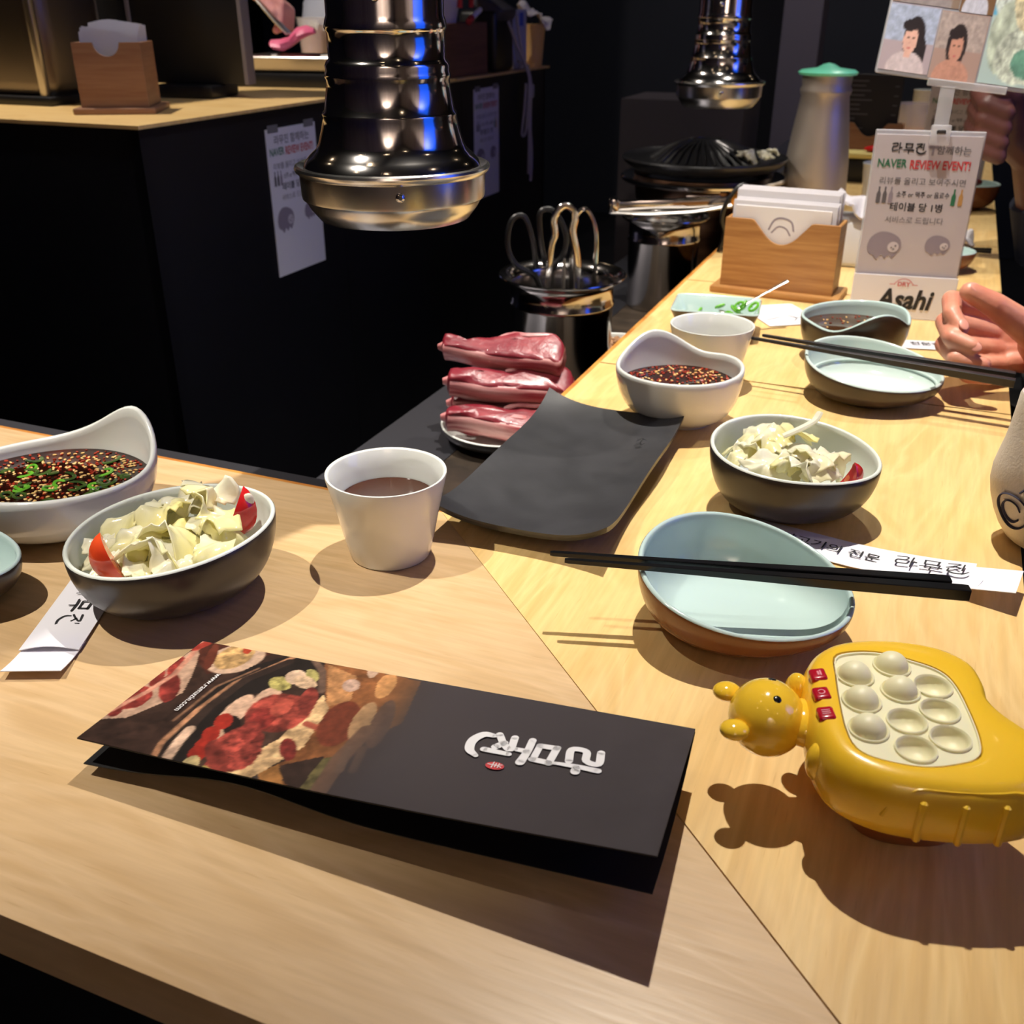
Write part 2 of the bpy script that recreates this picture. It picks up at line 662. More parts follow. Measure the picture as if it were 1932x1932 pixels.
TISSUE = mat('white tissue', (214, 210, 214), 0.85, bump=(80, 0.2), transl=0.2)
INK = mat('black ink', (26, 26, 30), 0.6)
INK_GREY = mat('grey ink', (96, 92, 96), 0.6)
INK_GREEN = mat('green ink', (40, 110, 76), 0.6)
INK_RED = mat('red ink', (196, 58, 62), 0.6)
INK_LILAC = mat('lilac ink', (146, 136, 148), 0.6)
INK_WHITE = mat('white ink', (226, 224, 224), 0.6)
TEA = mat('brown tea', (70, 34, 14), 0.04, coat=0.4, var=((52, 24, 10), 18, (1, 1, 1), 2))
CARD = mat('shade-greyed white card', (192, 184, 188), 0.5)  # white card greyed; shading on the signs put into the colour
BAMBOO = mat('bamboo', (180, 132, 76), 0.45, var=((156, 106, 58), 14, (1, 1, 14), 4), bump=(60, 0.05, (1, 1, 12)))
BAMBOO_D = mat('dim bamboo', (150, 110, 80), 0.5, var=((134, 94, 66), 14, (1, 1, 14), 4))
ACRYLIC = mat('clear acrylic', (236, 236, 240), 0.05, alpha=0.34, coat=0.5)
SKIN = mat('skin', (226, 160, 134), 0.42, sss=0.15, var=((208, 132, 108), 28, (1, 1, 1), 3), bump=(260, 0.12))
SKIN_PINK = mat('pink skin', (228, 168, 158), 0.5, sss=0.15, var=((206, 136, 130), 14, (1, 1, 1), 3))
SKIN_SHADED = mat('shaded skin', (104, 62, 54), 0.5, var=((84, 48, 42), 14, (1, 1, 1), 3))  # shade over the far fist put into the skin colour
NAIL = mat('nail', (222, 152, 134), 0.34)
CLOTH_BLACK = mat('black cloth', (18, 18, 22), 0.9, bump=(120, 0.2))
CLOTH_NAVY = mat('navy cloth', (22, 26, 44), 0.9, bump=(120, 0.2))
CLOTH_WHITE = mat('cream canvas', (222, 212, 196), 0.9, var=((206, 194, 178), 8, (1, 1, 1), 3), bump=(500, 0.2))
CABBAGE = mat('pickled cabbage', (250, 247, 222), 0.14, var=((246, 236, 150), 16, (1, 1, 1), 3, 0.42, 0.68), bump=(110, 0.25, (.4, 1, 1)), transl=0.3, coat=0.6)
CABBAGE_W = mat('pale cabbage heart', (250, 249, 236), 0.14, var=((246, 238, 200), 20, (1, 1, 1), 3), bump=(110, 0.25, (.4, 1, 1)), transl=0.3, coat=0.6)
TOMATO = mat('tomato skin', (214, 62, 32), 0.14, var=((226, 90, 44), 30, (1, 1, 1), 3), coat=0.5, sss=0.1)
TOMATO_R = mat('red tomato skin', (200, 34, 36), 0.14, coat=0.5, sss=0.1)
CHILI = mat('green chili', (84, 158, 34), 0.25, var=((120, 190, 60), 40, (1, 1, 1), 3), coat=0.4)
SCALLION = mat('scallion', (74, 100, 40), 0.2, var=((44, 66, 30), 60, (1, 1, 1), 3), coat=0.4)
SEED = mat('sesame seed', (222, 182, 112), 0.35)
FLAKE = mat('chili flake', (150, 44, 18), 0.35)
SOY = mat('soy sauce', (34, 12, 7), 0.04, coat=0.3, var=((84, 26, 10), 40, (1, 1, 1), 4, 0.5, 0.75))
YELLOW = mat('yellow plastic', (244, 196, 48), 0.26, coat=0.25, sss=0.05, bump=(900, 0.03))
YELLOW_GLOSS = mat('glossy yellow plastic', (246, 200, 56), 0.10, coat=0.6)
CREAM = mat('cream silicone', (234, 228, 190), 0.45, sss=0.1)
RED_PLASTIC = mat('dark red plastic', (176, 16, 40), 0.2, coat=0.4)
RED_MARK = mat('pale button mark', (224, 140, 150), 0.4)
MINT_LIT = mat('mint lid lit in colour', (132, 248, 206), 0.3)  # overhead light through the lid put into a brighter colour
BLUE_LID = mat('blue lid', (44, 160, 214), 0.3)
IRON = mat('black cast iron', (26, 26, 28), 0.3, bump=(120, 0.2))
BLACK_PLASTIC = mat('black plastic', (16, 16, 18), 0.4)
GLASS_DARK = mat('dark screen', (8, 12, 20), 0.45)


# ================================================================== the setting
def ab_struct(name, g, m):
    return struct(name, g, m, loc=(I0[0], I0[1], 0), rot=(0, 0, ROT), sharp=0)


A0, A1, B0, B1, ZF, ZC = -3.4, 2.1, -1.9, 5.2, -T, 2.0


def slab(a0, b0, z0, a1, b1, z1):
    return box(a1 - a0, b1 - b0, z1 - z0, 0, 1, ((a0 + a1) / 2, (b0 + b1) / 2, z0))


ab_struct('floor', slab(A0, B0, ZF - 0.1, A1, B1, ZF), DARK_FLOOR)
ab_struct('ceiling', slab(A0, B0, ZC, A1, B1, ZC + 0.1), CEIL)
ab_struct('wall_back', slab(A0 - 0.1, B1, ZF, A1 + 0.1, B1 + 0.1, ZC), DARK)
ab_struct('wall_front', slab(A0 - 0.1, B0 - 0.1, ZF, A1 + 0.1, B0, ZC), WARM_WALL)
ab_struct('wall_left', slab(A0 - 0.1, B0, ZF, A0, B1, ZC), DARK)
ab_struct('wall_right', slab(A1, B0, ZF, A1 + 0.1, B1, ZC), WARM_WALL)
CEIL_GLOW = mat('added ceiling glow', (255, 226, 190), 0.5, emit=((255, 224, 186), 14.0))
for a_, b_ in ((-.9, -1.1), (.3, -1.1), (1.5, -1.1), (1.3, .4), (-.5, -.3), (-2.2, .2), (.7, 2.2), (-1.4, 2.6), (1.4, 3.4)):  # unseen emissive discs added on the ceiling for reflections in the steel
    o = mesh('added_ceiling_disc', lathe([(.045, ZC - .004), (.055, ZC - .012), (.055, ZC - .001)], 24), [mat('glow disc ring', (60, 60, 60), .5), CEIL_GLOW], None, AB(a_, b_, 0), mi=[0] * 48 + [1, 0])
    tag(o, 'small round glowing disc added to the black ceiling, out of view', 'light', 'added ceiling glow discs')

# ================================================================== the bar counter
bar_c = thing('bar_counter', 'L-shaped birch veneer bar counter with mitred corner and black front panels', 'counter', (I0[0], I0[1], 0), ROT)
TH = 0.028
mesh('tabletop', prism([(-1.7, -0.418), (0.4165, -0.418), (-0.0001, -0.0002), (-1.7, -0.0002)], -TH, 0), WOOD_N, bar_c, sharp=0)


def side_board(b0, b1, poly=None):
    poly = poly or [(0, b0), (0.41, b0), (0.41, b1), (0, b1)]
    mesh('tabletop', prism([(y, -x) for x, y in poly], -TH, 0), WOOD, bar_c, rot=(0, 0, PI / 2), sharp=0)


side_board(0, 0.39, [(0.0001, 0.0), (0.41, -0.4098), (0.41, 0.3905), (0.0, 0.3905)])
SEAMS = [0.393, 0.792, 1.19, 1.59, 1.99, 2.39, 2.79, 3.19, 3.6]
for q0, q1 in zip(SEAMS, SEAMS[1:]):
    side_board(q0, q1 - 0.0035)
mesh('edge_band', slab(-1.7, 0.0, -TH, -0.003, 0.004, -0.0004), WOOD_EDGE, bar_c, sharp=0)
mesh('edge_band', slab(-0.005, 0.0, -TH, -0.0003, 3.59, -0.0004), WOOD_EDGE, bar_c, sharp=0)
mesh('well_trim', slab(-1.7, 0.006, -0.02, -0.12, 0.034, -0.010), GREY_STEEL, bar_c, sharp=0)
mesh('front_panel', slab(-1.7, -0.36, -T, 0.36, -0.34, -TH), BLACK_PANEL, bar_c, sharp=0)
mesh('front_panel', slab(0.34, -0.34, -T, 0.36, 3.59, -TH), BLACK_PANEL, bar_c, sharp=0)
mesh('back_panel', slab(-1.7, -0.03, -T, -0.006, -0.01, -TH), BLACK_PANEL, bar_c, sharp=0)
STONE = mat('brown stone ledge', (44, 38, 33), 0.35, var=((66, 56, 46), 30, (1, 1, 1), 5), bump=(60, 0.1))
ledge = thing('grill_ledge', 'low dark stone ledge with grey steel strip along the inner side of the bar', 'ledge', (I0[0], I0[1], 0), ROT)
mesh('stone_top', slab(-0.132, 0.036, -0.12, -0.008, 3.55, -0.09), STONE, ledge, sharp=0)
mesh('steel_strip', slab(-0.235, 0.036, -0.11, -0.1325, 3.55, -0.0895), GREY_STEEL, ledge, sharp=0)
mesh('ledge_front', slab(-0.232, 0.04, -T, -0.212, 3.55, -0.11), BLACK_PANEL, ledge, sharp=0)


# ================================================================== bowls
class Bowl:
    """asymmetric bowl: egg shaped rim (a, b semi axes, egg pointing +x) at height hf(theta), on a round foot at the origin"""

    def __init__(s, a, b, egg, hf, foot, off=(0, 0), t=0.0032, fz=0.005, pw=1.0, floor=0.008, belly=0.8):
        s.a, s.b, s.egg, s.hf, s.foot, s.off, s.t, s.fz, s.pw, s.floor, s.belly = a, b, egg, hf, foot, off, t, fz, pw, floor, belly

    def rim(s, th, inner=0.0):
        x = (s.a - inner) * math.cos(th)
        y = (s.b - inner) * math.sin(th) * (1 - s.egg * math.cos(th))
        return s.off[0] + x, s.off[1] + y, s.hf(th)

    def at(s, th, q, inner=False):
        """q 0 at foot, 1 at rim"""
        rx, ry, h = s.rim(th, s.t if inner else 0)
        f = s.foot - (s.t if inner else 0)
        z0 = s.floor if inner else s.fz
        g = math.sin(q * PI / 2) ** s.belly
        z = z0 + (h - z0) * (1 - math.cos(q * PI / 2)) ** s.pw
        fx, fy = f * math.cos(th), f * math.sin(th)
        return (fx + (rx - fx) * g, fy + (ry - fy) * g, z)

    def inner_at_z(s, th, z):
        lo, hi = 0.0, 1.0
        for _ in range(24):
            m = (lo + hi) / 2
            if s.at(th, m, True)[2] < z:
                lo = m
            else:
                hi = m
        return s.at(th, lo, True)

    def build(s, name, label, cat_, loc, rotz, mo, mi_, group=None, n=72, seam=None):
        R, idx = [], []
        for r, z in ((s.foot * 0.80, 0.0018), (s.foot * 0.86, 0.0), (s.foot * 0.96, 0.0), (s.foot, 0.002)):
            R.append([(r * math.cos(2 * PI * j / n), r * math.sin(2 * PI * j / n), z) for j in range(n)])
        K = 14
        for k in range(1, K + 1):
            R.append([s.at(2 * PI * j / n, k / K) for j in range(n)])
        nout = len(R)
        top = []
        for j in range(n):
            o, i = s.at(2 * PI * j / n, 1), s.at(2 * PI * j / n, 1, True)
            top.append(((o[0] * 0.7 + i[0] * 0.3), (o[1] * 0.7 + i[1] * 0.3), o[2] + s.t * 0.35))
        R.append(top)
        top2 = []
        for j in range(n):
            o, i = s.at(2 * PI * j / n, 1), s.at(2 * PI * j / n, 1, True)
            top2.append(((o[0] * 0.3 + i[0] * 0.7), (o[1] * 0.3 + i[1] * 0.7), o[2] + s.t * 0.35))
        R.append(top2)
        for k in range(K, 0, -1):
            R.append([s.at(2 * PI * j / n, k / K, True) for j in range(n)])
        f = s.foot - s.t
        for sc in (0.95, 0.6, 0.25):
            R.append([(f * sc * math.cos(2 * PI * j / n), f * sc * math.sin(2 * PI * j / n), s.floor - 0.0006 * (1 - sc)) for j in range(n)])
        g = loft(R)
        mi = []
        for i in range(len(R) - 1):
            mi += [0 if i < nout - 1 else 1] * n
        mi += [0, 1]
        o = mesh(name, g, [mo, mi_], None, loc, (0, 0, rotz), mi=mi, sharp=60)
        tag(o, label, cat_, group)
        s.o, s.loc, s.rotz = o, loc, rotz
        return o

    def liquid(s, z, inset=0.0006, n=72, rings=10):
        edge = []
        for j in range(n):
            p = s.inner_at_z(2 * PI * j / n, z)
            d = math.hypot(p[0], p[1])
            k = (d - inset) / d
            edge.append((p[0] * k, p[1] * k))
        low = [(x * 0.97, y * 0.97, z - 0.002) for x, y in edge]
        R = [low] + [[(x * q, y * q, z + (0.0004 if q > 0.985 else 0)) for x, y in edge] for q in [1.0, 0.97] + [1 - k / rings for k in range(1, rings)]]
        return loft(R), edge


def tf(loc, rotz, p):
    c, s_ = math.cos(rotz), math.sin(rotz)
    return (loc[0] + c * p[0] - s_ * p[1], loc[1] + s_ * p[0] + c * p[1], loc[2] + p[2])


cosd = lambda th, d: math.cos(th - math.radians(d))


def bump_at(th, d, wid):
    x = (th - math.radians(d) + PI) % (2 * PI) - PI
    return math.exp(-(x / math.radians(wid)) ** 2)


def sauce(bowl, z, label, seeds=0, flakes=0, greens=0, m=SOY, seed=1):
    rnd = random.Random(seed)
    g, edge = bowl.liquid(z)
    root = thing('dipping_sauce', label, 'sauce', bowl.loc, bowl.rotz)
    mesh('liquid', g, m, root)

    def spot_(sc=0.9):
        j = rnd.randrange(len(edge))
        q = math.sqrt(rnd.random()) * sc
        return edge[j][0] * q, edge[j][1] * q
    if seeds:
        gs = []
        for _ in range(seeds):
            x, y = spot_()
            gs.append(xf(sphere(0.0011, 7, 4, (1.5, 0.9, 0.55)), (x, y, z + 0.0004), (0, 0, rnd.random() * 6)))
        tag(mesh('sesame_seeds', cat(*gs), SEED, root), kind='stuff')
    if flakes:
        gs = []
        for _ in range(flakes):
            x, y = spot_(0.96)
            s_ = rnd.uniform(0.0008, 0.0018)
            gs.append(xf(prism([(s_ * rnd.uniform(0.6, 1.2) * math.cos(a), s_ * rnd.uniform(0.5, 1.1) * math.sin(a)) for a in (0, 1.1, 2.3, 3.4, 4.9)], 0, 0.0005), (x, y, z + 0.0001), (rnd.uniform(-.3, .3), rnd.uniform(-.3, .3), rnd.random() * 6)))
        tag(mesh('chili_flakes', cat(*gs), FLAKE, root, sharp=0), kind='stuff')
    for k in range(greens):
        x, y = spot_(0.8)
        r = rnd.uniform(0.003, 0.0055)
        if k % 3:
            a0 = rnd.random() * 6
            g2 = tube([(r * 1.6 * math.cos(a0 + t * 0.45), r * math.sin(a0 + t * 0.45), 0.0004) for t in range(-4, 5)], [0.0006] + [0.0015] * 7 + [0.0006], 6, flat=0.6)
        else:
            g2 = xf(tube([(r * math.cos(2 * PI * t / 14), r * 0.8 * math.sin(2 * PI * t / 14), 0) for t in range(14)], 0.0012, 6, closed=True), (0, 0, 0), (0.2, 0.1, 0))
        mesh('scallion_piece', g2, CHILI if k % 4 == 1 else SCALLION, root, (x, y, z + 0.0006), (0, 0, rnd.random() * 6))
    return root


def leaf(seed, size, curl=0.5, ripple=0.18, thick=0.0009):
    rnd = random.Random(seed)
    n, m = 40, 11
    ph = [rnd.random() * 6.28 for _ in range(6)]
    asp = rnd.uniform(0.55, 0.8)
    ax = rnd.random() * PI
    V = [(0, 0, 0)]
    for i in range(1, m + 1):
        q = i / m
        for j in range(n):
            t = 2 * PI * j / n
            rr = size * (1 + 0.16 * math.sin(2 * t + ph[0]) + 0.12 * math.sin(3 * t + ph[1]) + 0.09 * math.sin(5 * t + ph[2]) + 0.06 * math.sin(9 * t + ph[5]) + 0.035 * math.sin(14 * t + ph[0]))
            x, y = rr * q * math.cos(t), rr * q * math.sin(t) * asp
            d = x * math.cos(ax) + y * math.sin(ax)
            e = -x * math.sin(ax) + y * math.cos(ax)
            z = -curl * d * d / size - 0.25 * curl * e * e / size
            z += ripple * size * q * q * (0.6 * math.sin(4 * t + ph[3]) + 0.4 * math.sin(7 * t + ph[4]))
            v = noise.noise(Vector((x / size * 1.7 + seed, y / size * 1.7, 0.3)))
            z += 0.26 * size * v + 0.07 * size * q * noise.noise(Vector((x / size * 4.5, y / size * 4.5 + seed, 0.8))) + 0.05 * size * q ** 4 * math.sin(17 * t + ph[1] * 3)
            V.append((x, y, z))
    F = [(0, 1 + j, 1 + (j + 1) % n) for j in range(n)]
    for i in range(m - 1):
        for j in range(n):
            k = (j + 1) % n
            F.append((1 + i * n + j, 1 + (i + 1) * n + j, 1 + (i + 1) * n + k, 1 + i * n + k))
    return V, F


def salad(bowl, pieces, group, label):
    """pieces: (x, y, z, size, tilt x, tilt y, turn, curl, pale?) in the bowl's own frame"""
    for k, (x, y, z, size, tx, ty, tz, curl, pale) in enumerate(pieces):
        p = tf(bowl.loc, bowl.rotz, (x, y, z - (0.004 if z > .05 else 0)))
        o = mesh('cabbage_leaf', leaf(k * 7 + len(pieces), size * 1.08, curl, 0.24), CABBAGE_W if pale else CABBAGE, None, p, (tx, ty, tz + bowl.rotz), sharp=0, solid=0.0008)
        for f in o.data.polygons:
            f.use_smooth = True
        tag(o, ('pale white ' if pale else 'yellow-green ') + label, 'cabbage', group)


def tomato(loc, rot, r, label, m=TOMATO):
    root = thing('tomato_wedge', label, 'tomato', loc)
    root.rotation_euler = rot
    R = []
    for i in range(13):
        t = -PI / 2 + PI * i / 12
        ring = []
        for j in range(9):
            u = -0.55 + 1.1 * j / 8
            ring.append((r * math.cos(t) * math.cos(u), r * math.cos(t) * math.sin(u), r * 1.15 * math.sin(t)))
        ring.append((r * 0.1 * math.cos(t), 0, r * 0.9 * math.sin(t)))
        R.append(ring)
    g = loft(R, False, False)
    mesh('skin', g, m, root, sharp=50)
    gs = []
    for s_ in (-1, 1):
        gs.append(xf(sphere(r * 0.5, 10, 8, (0.9, 0.12, 1.3)), (r * 0.5, s_ * r * 0.20, 0), (0, 0, s_ * 0.5)))
    mesh('flesh', cat(*gs), mat('tomato flesh', (226, 106, 70), 0.2, coat=0.4), root)
    return root


# ---- left salad bowl
bl = Bowl(0.066, 0.064, 0.06, lambda th: 0.0495 + 0.006 * cosd(th, 20) - 0.003 * cosd(th, 90), 0.033, (0.004, -0.006), belly=0.78, pw=0.95)
bl.build('salad_bowl', 'black bowl with pale inside heaped with cabbage and tomato, on the left near the menu', 'bowl', (-0.224, 0.577, 0), math.radians(14), BLACK_GLAZE, PALE_IN)
GL, LL = 'cabbage pieces in the left bowl', 'pickled cabbage leaf in the left black bowl'
salad(bl, [
    (-0.036, -0.006, 0.038, 0.017, 0.2, -0.2, 0.3, 0.5, 1), (-0.034, -0.024, 0.038, 0.014, 0.2, -0.1, 1.0, 0.1, 1), (-0.012, -0.036, 0.038, 0.018, 0.6, 0, 2.0, 0.5, 0),
    (0.012, -0.036, 0.042, 0.022, 0.5, 0.1, 0.6, 0.3, 1), (0.034, -0.026, 0.044, 0.019, 0.5, 0.4, 1.2, 0.6, 0), (-0.018, -0.012, 0.050, 0.020, 0.3, -0.3, 0.2, 0.9, 0),
    (0.004, -0.010, 0.058, 0.025, 0.4, 0.1, 2.4, 0.9, 0), (0.028, 0.004, 0.056, 0.022, 0.2, 0.5, 1.9, 0.9, 0), (0.000, 0.014, 0.062, 0.022, -0.1, 0.0, 0.8, 0.8, 0),
    (0.018, 0.020, 0.064, 0.021, -0.2, 0.2, 2.9, 0.7, 1), (-0.020, 0.018, 0.050, 0.021, -0.2, -0.2, 0.4, 0.6, 0), (0.038, -0.006, 0.050, 0.020, 0.4, 0.8, 0.1, 0.7, 0),
    (0.010, 0.034, 0.048, 0.020, -0.5, 0.0, 1.4, 0.4, 1), (-0.006, -0.026, 0.049, 0.019, 0.8, -0.1, 2.7, 0.9, 0), (0.030, 0.018, 0.066, 0.017, 0.9, 0.5, 1.4, 0.9, 0),
    (0.0, -0.004, 0.030, 0.030, 0, 0, 0.3, -0.25, 1), (-0.040, 0.004, 0.040, 0.013, 0.1, -0.3, 0.3, 0.3, 1)], GL, LL)
P_ = lambda x, y, z: tf(bl.loc, bl.rotz, (x, y, z))
tomato(P_(-0.029, -0.028, 0.046), (0.25, 0.2, -1.75), 0.0155, 'orange-red tomato wedge at the front of the left black bowl', TOMATO)
tomato(P_(0.044, 0.010, 0.050), (-0.3, 0.3, -1.0), 0.017, 'deep red tomato wedge at the right side of the left black bowl', TOMATO_R)
o = mesh('garlic_clove', sphere(0.009, 14, 10, (0.55, 0.42, 1.0)), CABBAGE_W, None, P_(0.052, 0.002, 0.057), (0.3, 0.35, 0.2))
tag(o, 'pale garlic slice leaning on the deep red tomato', 'garlic')

# ---- left sauce bowl, high lip on the right
b2 = Bowl(0.078, 0.062, -0.05, lambda th: 0.045 + 0.029 * bump_at(th, 36, 34) + 0.002 * bump_at(th, 215, 50), 0.032, (-0.002, 0.0), t=0.0045, belly=0.72, pw=0.95)
b2.build('sauce_bowl', 'large white sauce bowl with one raised lip at the left edge of the bar', 'bowl', (-0.338, 0.672, 0), math.radians(12), WHITE_GLAZE, WHITE_GLAZE)
sauce(b2, 0.037, 'dark soy sauce with sesame, chili flakes and scallions in the large left bowl', 300, 460, 34, seed=3)

# ---- dish at the very left
b3 = Bowl(0.060, 0.038, 0.05, lambda th: 0.034 + 0.004 * cosd(th, 150), 0.022, (0, 0), belly=0.7)
b3.build('side_dish', 'empty blue-green glazed dish cut off at the left edge', 'dish', (-0.374, 0.568, 0), -0.25, BROWN_GLAZE, CELADON)

# ---- tea cup
CUP_H = 0.94
CUP = [(0.0255, 0.0012), (0.0262, 0.0), (0.0272, 0.0), (0.0282, 0.0016), (0.0312, 0.016), (0.0345, 0.033), (0.0385, 0.053), (0.0412, 0.0662), (0.0410, 0.0674), (0.0398, 0.0676), (0.0386, 0.0664), (0.0360, 0.053), (0.0318, 0.033), (0.0286, 0.017), (0.0255, 0.0075), (0.015, 0.006)]


def cup(loc, label, teal, tlabel):
    o = mesh('tea_cup', lathe([(r * 1.015, z * CUP_H) for r, z in CUP], 64), WHITE_GLAZE, None, loc, sharp=60)
    tag(o, label, 'cup')
    zt = teal
    r = float(np.interp(zt, [0.0075, 0.017, 0.033, 0.053, 0.0664], [0.0255, 0.0286, 0.0318, 0.0360, 0.0386])) - 0.0006
    t = mesh('tea', lathe([(r * 0.97, zt - 0.002), (r, zt + 0.0003), (r * 0.97, zt), (r * 0.5, zt)], 48), TEA, None, loc)
    tag(t, tlabel, 'tea')


cup((-0.0865, 0.629, 0), 'white tapered tea cup of brown tea between the left salad bowl and the black plate', 0.043, 'brown tea in the nearest white cup')
cup((0.2005, 0.984, 0), 'white tapered tea cup behind the white sauce bowl with a notched rim', 0.024, 'tea low in the far white cup')

# ---- black rectangular plate
def plate_g():
    nx, ny = 40, 24
    Lx, Ly = 0.250, 0.132
    V = []

    def zf(s, t):
        return 0.007 + 0.009 * abs(t) ** 2.5 + 0.006 * abs(s) ** 5 + 0.004 * (abs(s) * abs(t)) ** 4 + (0.0026 * math.sin(s * 5.2 + 0.6) * abs(t) ** 4 if t < 0 else 0.0012 * math.sin(s * 4 + 2) * abs(t) ** 4)

    def pos(s, t, dz):
        ex = 1 + 0.02 * t * t
        yy = t * (1 - 0.045 * (1 - s * s)) if t > 0 else t * (1 - 0.03 * (1 - s * s) + 0.018 * math.sin(s * 5.0 + 0.4))
        return (s * Lx / 2 * ex, yy * Ly / 2, zf(s, t) + dz)
    for dz in (0.0, -0.0055):
        for i in range(nx + 1):
            for j in range(ny + 1):
                s, t = -1 + 2 * i / nx, -1 + 2 * j / ny
                k = 0.985 if dz else 1.0
                p = pos(s, t, dz)
                V.append((p[0] * k, p[1] * k, max(p[2], 0.0003)))
    W = ny + 1
    N = (nx + 1) * W
    F = []
    for i in range(nx):
        for j in range(ny):
            a = i * W + j
            F.append((a, a + W, a + W + 1, a + 1))
            F.append((N + a, N + a + 1, N + a + W + 1, N + a + W))
    loop = [i * W for i in range(nx + 1)] + [nx * W + j for j in range(1, W)] + [i * W + ny for i in range(nx - 1, -1, -1)] + [j for j in range(ny - 1, 0, -1)]
    for k in range(len(loop)):
        a, b_ = loop[k], loop[(k + 1) % len(loop)]
        F.append((a, b_, N + b_, N + a))
    return V, F


pa = math.radians(68.3)
pl = thing('serving_plate', 'empty black rectangular stoneware plate with upturned wavy edges', 'plate', (0.049, 0.746, 0.0), pa)
mesh('plate_body', plate_g(), MATTE_BLACK, pl, (0, 0, 0.005), sharp=60)
mesh('foot', box(0.17, 0.075, 0.009, 0.004), MATTE_BLACK, pl)
gm = cat(ribbon([(0, 0.010), (0.004, 0.013), (0.008, 0.010)], 0.0009), ribbon([(0.004, 0.013), (0.004, 0.004)], 0.0009), ribbon([(0.001, 0.0), (0.003, 0.003), (0.006, 0.0), (0.008, 0.003)], 0.0008), ribbon([(0.0, -0.004), (0.006, -0.003), (0.002, -0.008), (0.008, -0.007)], 0.0008))
mesh('stamped_mark', xf(gm, (0.062, -0.035, 0.0155), (0, 0.0, -1.5)), mat('stamp', (22, 22, 24), 0.6), pl, sharp=0)

# ---- blue-green dish with chopsticks
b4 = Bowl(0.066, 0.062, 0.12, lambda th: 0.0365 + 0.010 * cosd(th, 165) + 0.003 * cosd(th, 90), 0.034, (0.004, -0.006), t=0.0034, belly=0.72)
b4.build('egg_dish', 'empty blue-green egg-shaped dish with black chopsticks across it, beside the yellow toy', 'dish', (0.142, 0.542, 0), math.radians(-22), mat('reflection-tinted brown glaze', (124, 78, 42), 0.24), CELADON)  # outside browned; orange reflection of the wooden counter painted into the glaze


def chopstick(p, q, m, label, group=None):
    p, q = Vector(p), Vector(q)
    d = (q - p).normalized()
    s = d.cross(Vector((0, 0, 1))).normalized()
    u = s.cross(d)
    L = (q - p).length
    R = []
    for t, r in ((0, 0.0011), (0.01, 0.0014), (0.35, 0.0021), (0.7, 0.0033), (0.985, 0.0038), (1.0, 0.0036)):
        c = d * (t * L)
        k = 0.86
        R.append([c + s * (r * x) + u * (r * y) for x, y in ((1, k), (k, 1), (-k, 1), (-1, k), (-1, -k), (-k, -1), (k, -1), (1, -k))])
    o = mesh('chopstick', loft(R), m, None, p, sharp=30)
    return tag(o, label, 'chopstick', group)


chopstick((0.0235, 0.541, 0.0480), (0.2600, 0.515, 0.0420), BLACK_LACQ, 'black chopstick across the near egg-shaped dish, the one farther from the menu', 'near pair of chopsticks')
chopstick((0.0320, 0.532, 0.0480), (0.2670, 0.504, 0.0420), BLACK_LACQ, 'black chopstick across the near egg-shaped dish, the one closer to the menu', 'near pair of chopsticks')

# ---- right salad bowl
b5 = Bowl(0.063, 0.055, 0.10, lambda th: 0.0515 + 0.0045 * cosd(th, 120) - 0.003 * bump_at(th, 0, 50), 0.030, (0.002, -0.004), belly=0.78)
b5.build('salad_bowl', 'black bowl with pale inside heaped with cabbage, between the egg-shaped dishes on the right', 'bowl', (0.212, 0.700, 0), math.radians(-21), BLACK_GLAZE, PALE_IN)
GR, LR = 'cabbage pieces in the right bowl', 'pickled cabbage leaf in the right black bowl'
salad(b5, [
    (-0.030, -0.012, 0.050, 0.018, 0.3, -0.1, 1.1, 0.3, 0), (-0.030, 0.008, 0.058, 0.019, 0.1, -0.3, 0.3, 0.6, 0), (-0.014, -0.028, 0.046, 0.018, 0.6, 0, 0.2, 0.6, 1),
    (-0.016, 0.010, 0.062, 0.021, 0.0, -0.1, 1.8, 0.8, 0), (0.004, 0.000, 0.058, 0.020, 0.2, 0.2, 2.5, 0.9, 0), (0.022, -0.008, 0.056, 0.019, 0.2, 0.4, 0.7, 0.8, 1),
    (0.012, -0.026, 0.048, 0.019, 0.7, 0.1, 2.1, 0.5, 1), (0.026, -0.022, 0.047, 0.015, 0.5, 0.4, 0.4, 0.7, 1), (-0.004, 0.026, 0.056, 0.018, -0.4, 0, 0.9, 0.5, 0),
    (-0.024, -0.010, 0.056, 0.019, 0.3, -0.2, 2.8, 0.9, 0), (0.004, -0.016, 0.054, 0.018, 0.5, 0.0, 1.3, 0.9, 0), (0.0, -0.002, 0.034, 0.026, 0, 0, 0.2, -0.25, 1), (0.030, 0.004, 0.050, 0.016, -0.1, 0.5, 1.1, 0.8, 1)], GR, LR)
Q_ = lambda x, y, z: tf(b5.loc, b5.rotz, (x, y, z))
o = mesh('cabbage_rib', tube(smooth_open([(-0.008, -0.004, 0.060), (0.004, 0.002, 0.066), (0.012, 0.010, 0.070), (0.015, 0.016, 0.075)], 4), [0.003] + [0.0032] * 11 + [0.0028], 8, flat=0.6), CABBAGE_W, None, b5.loc, (0, 0, b5.rotz))
tag(o, 'thin pale cabbage rib sticking up from the right bowl', 'cabbage')
tomato(Q_(0.040, -0.022, 0.044), (0.2, 0.5, -0.7), 0.013, 'small red tomato wedge at the right end of the right black bowl', TOMATO_R)

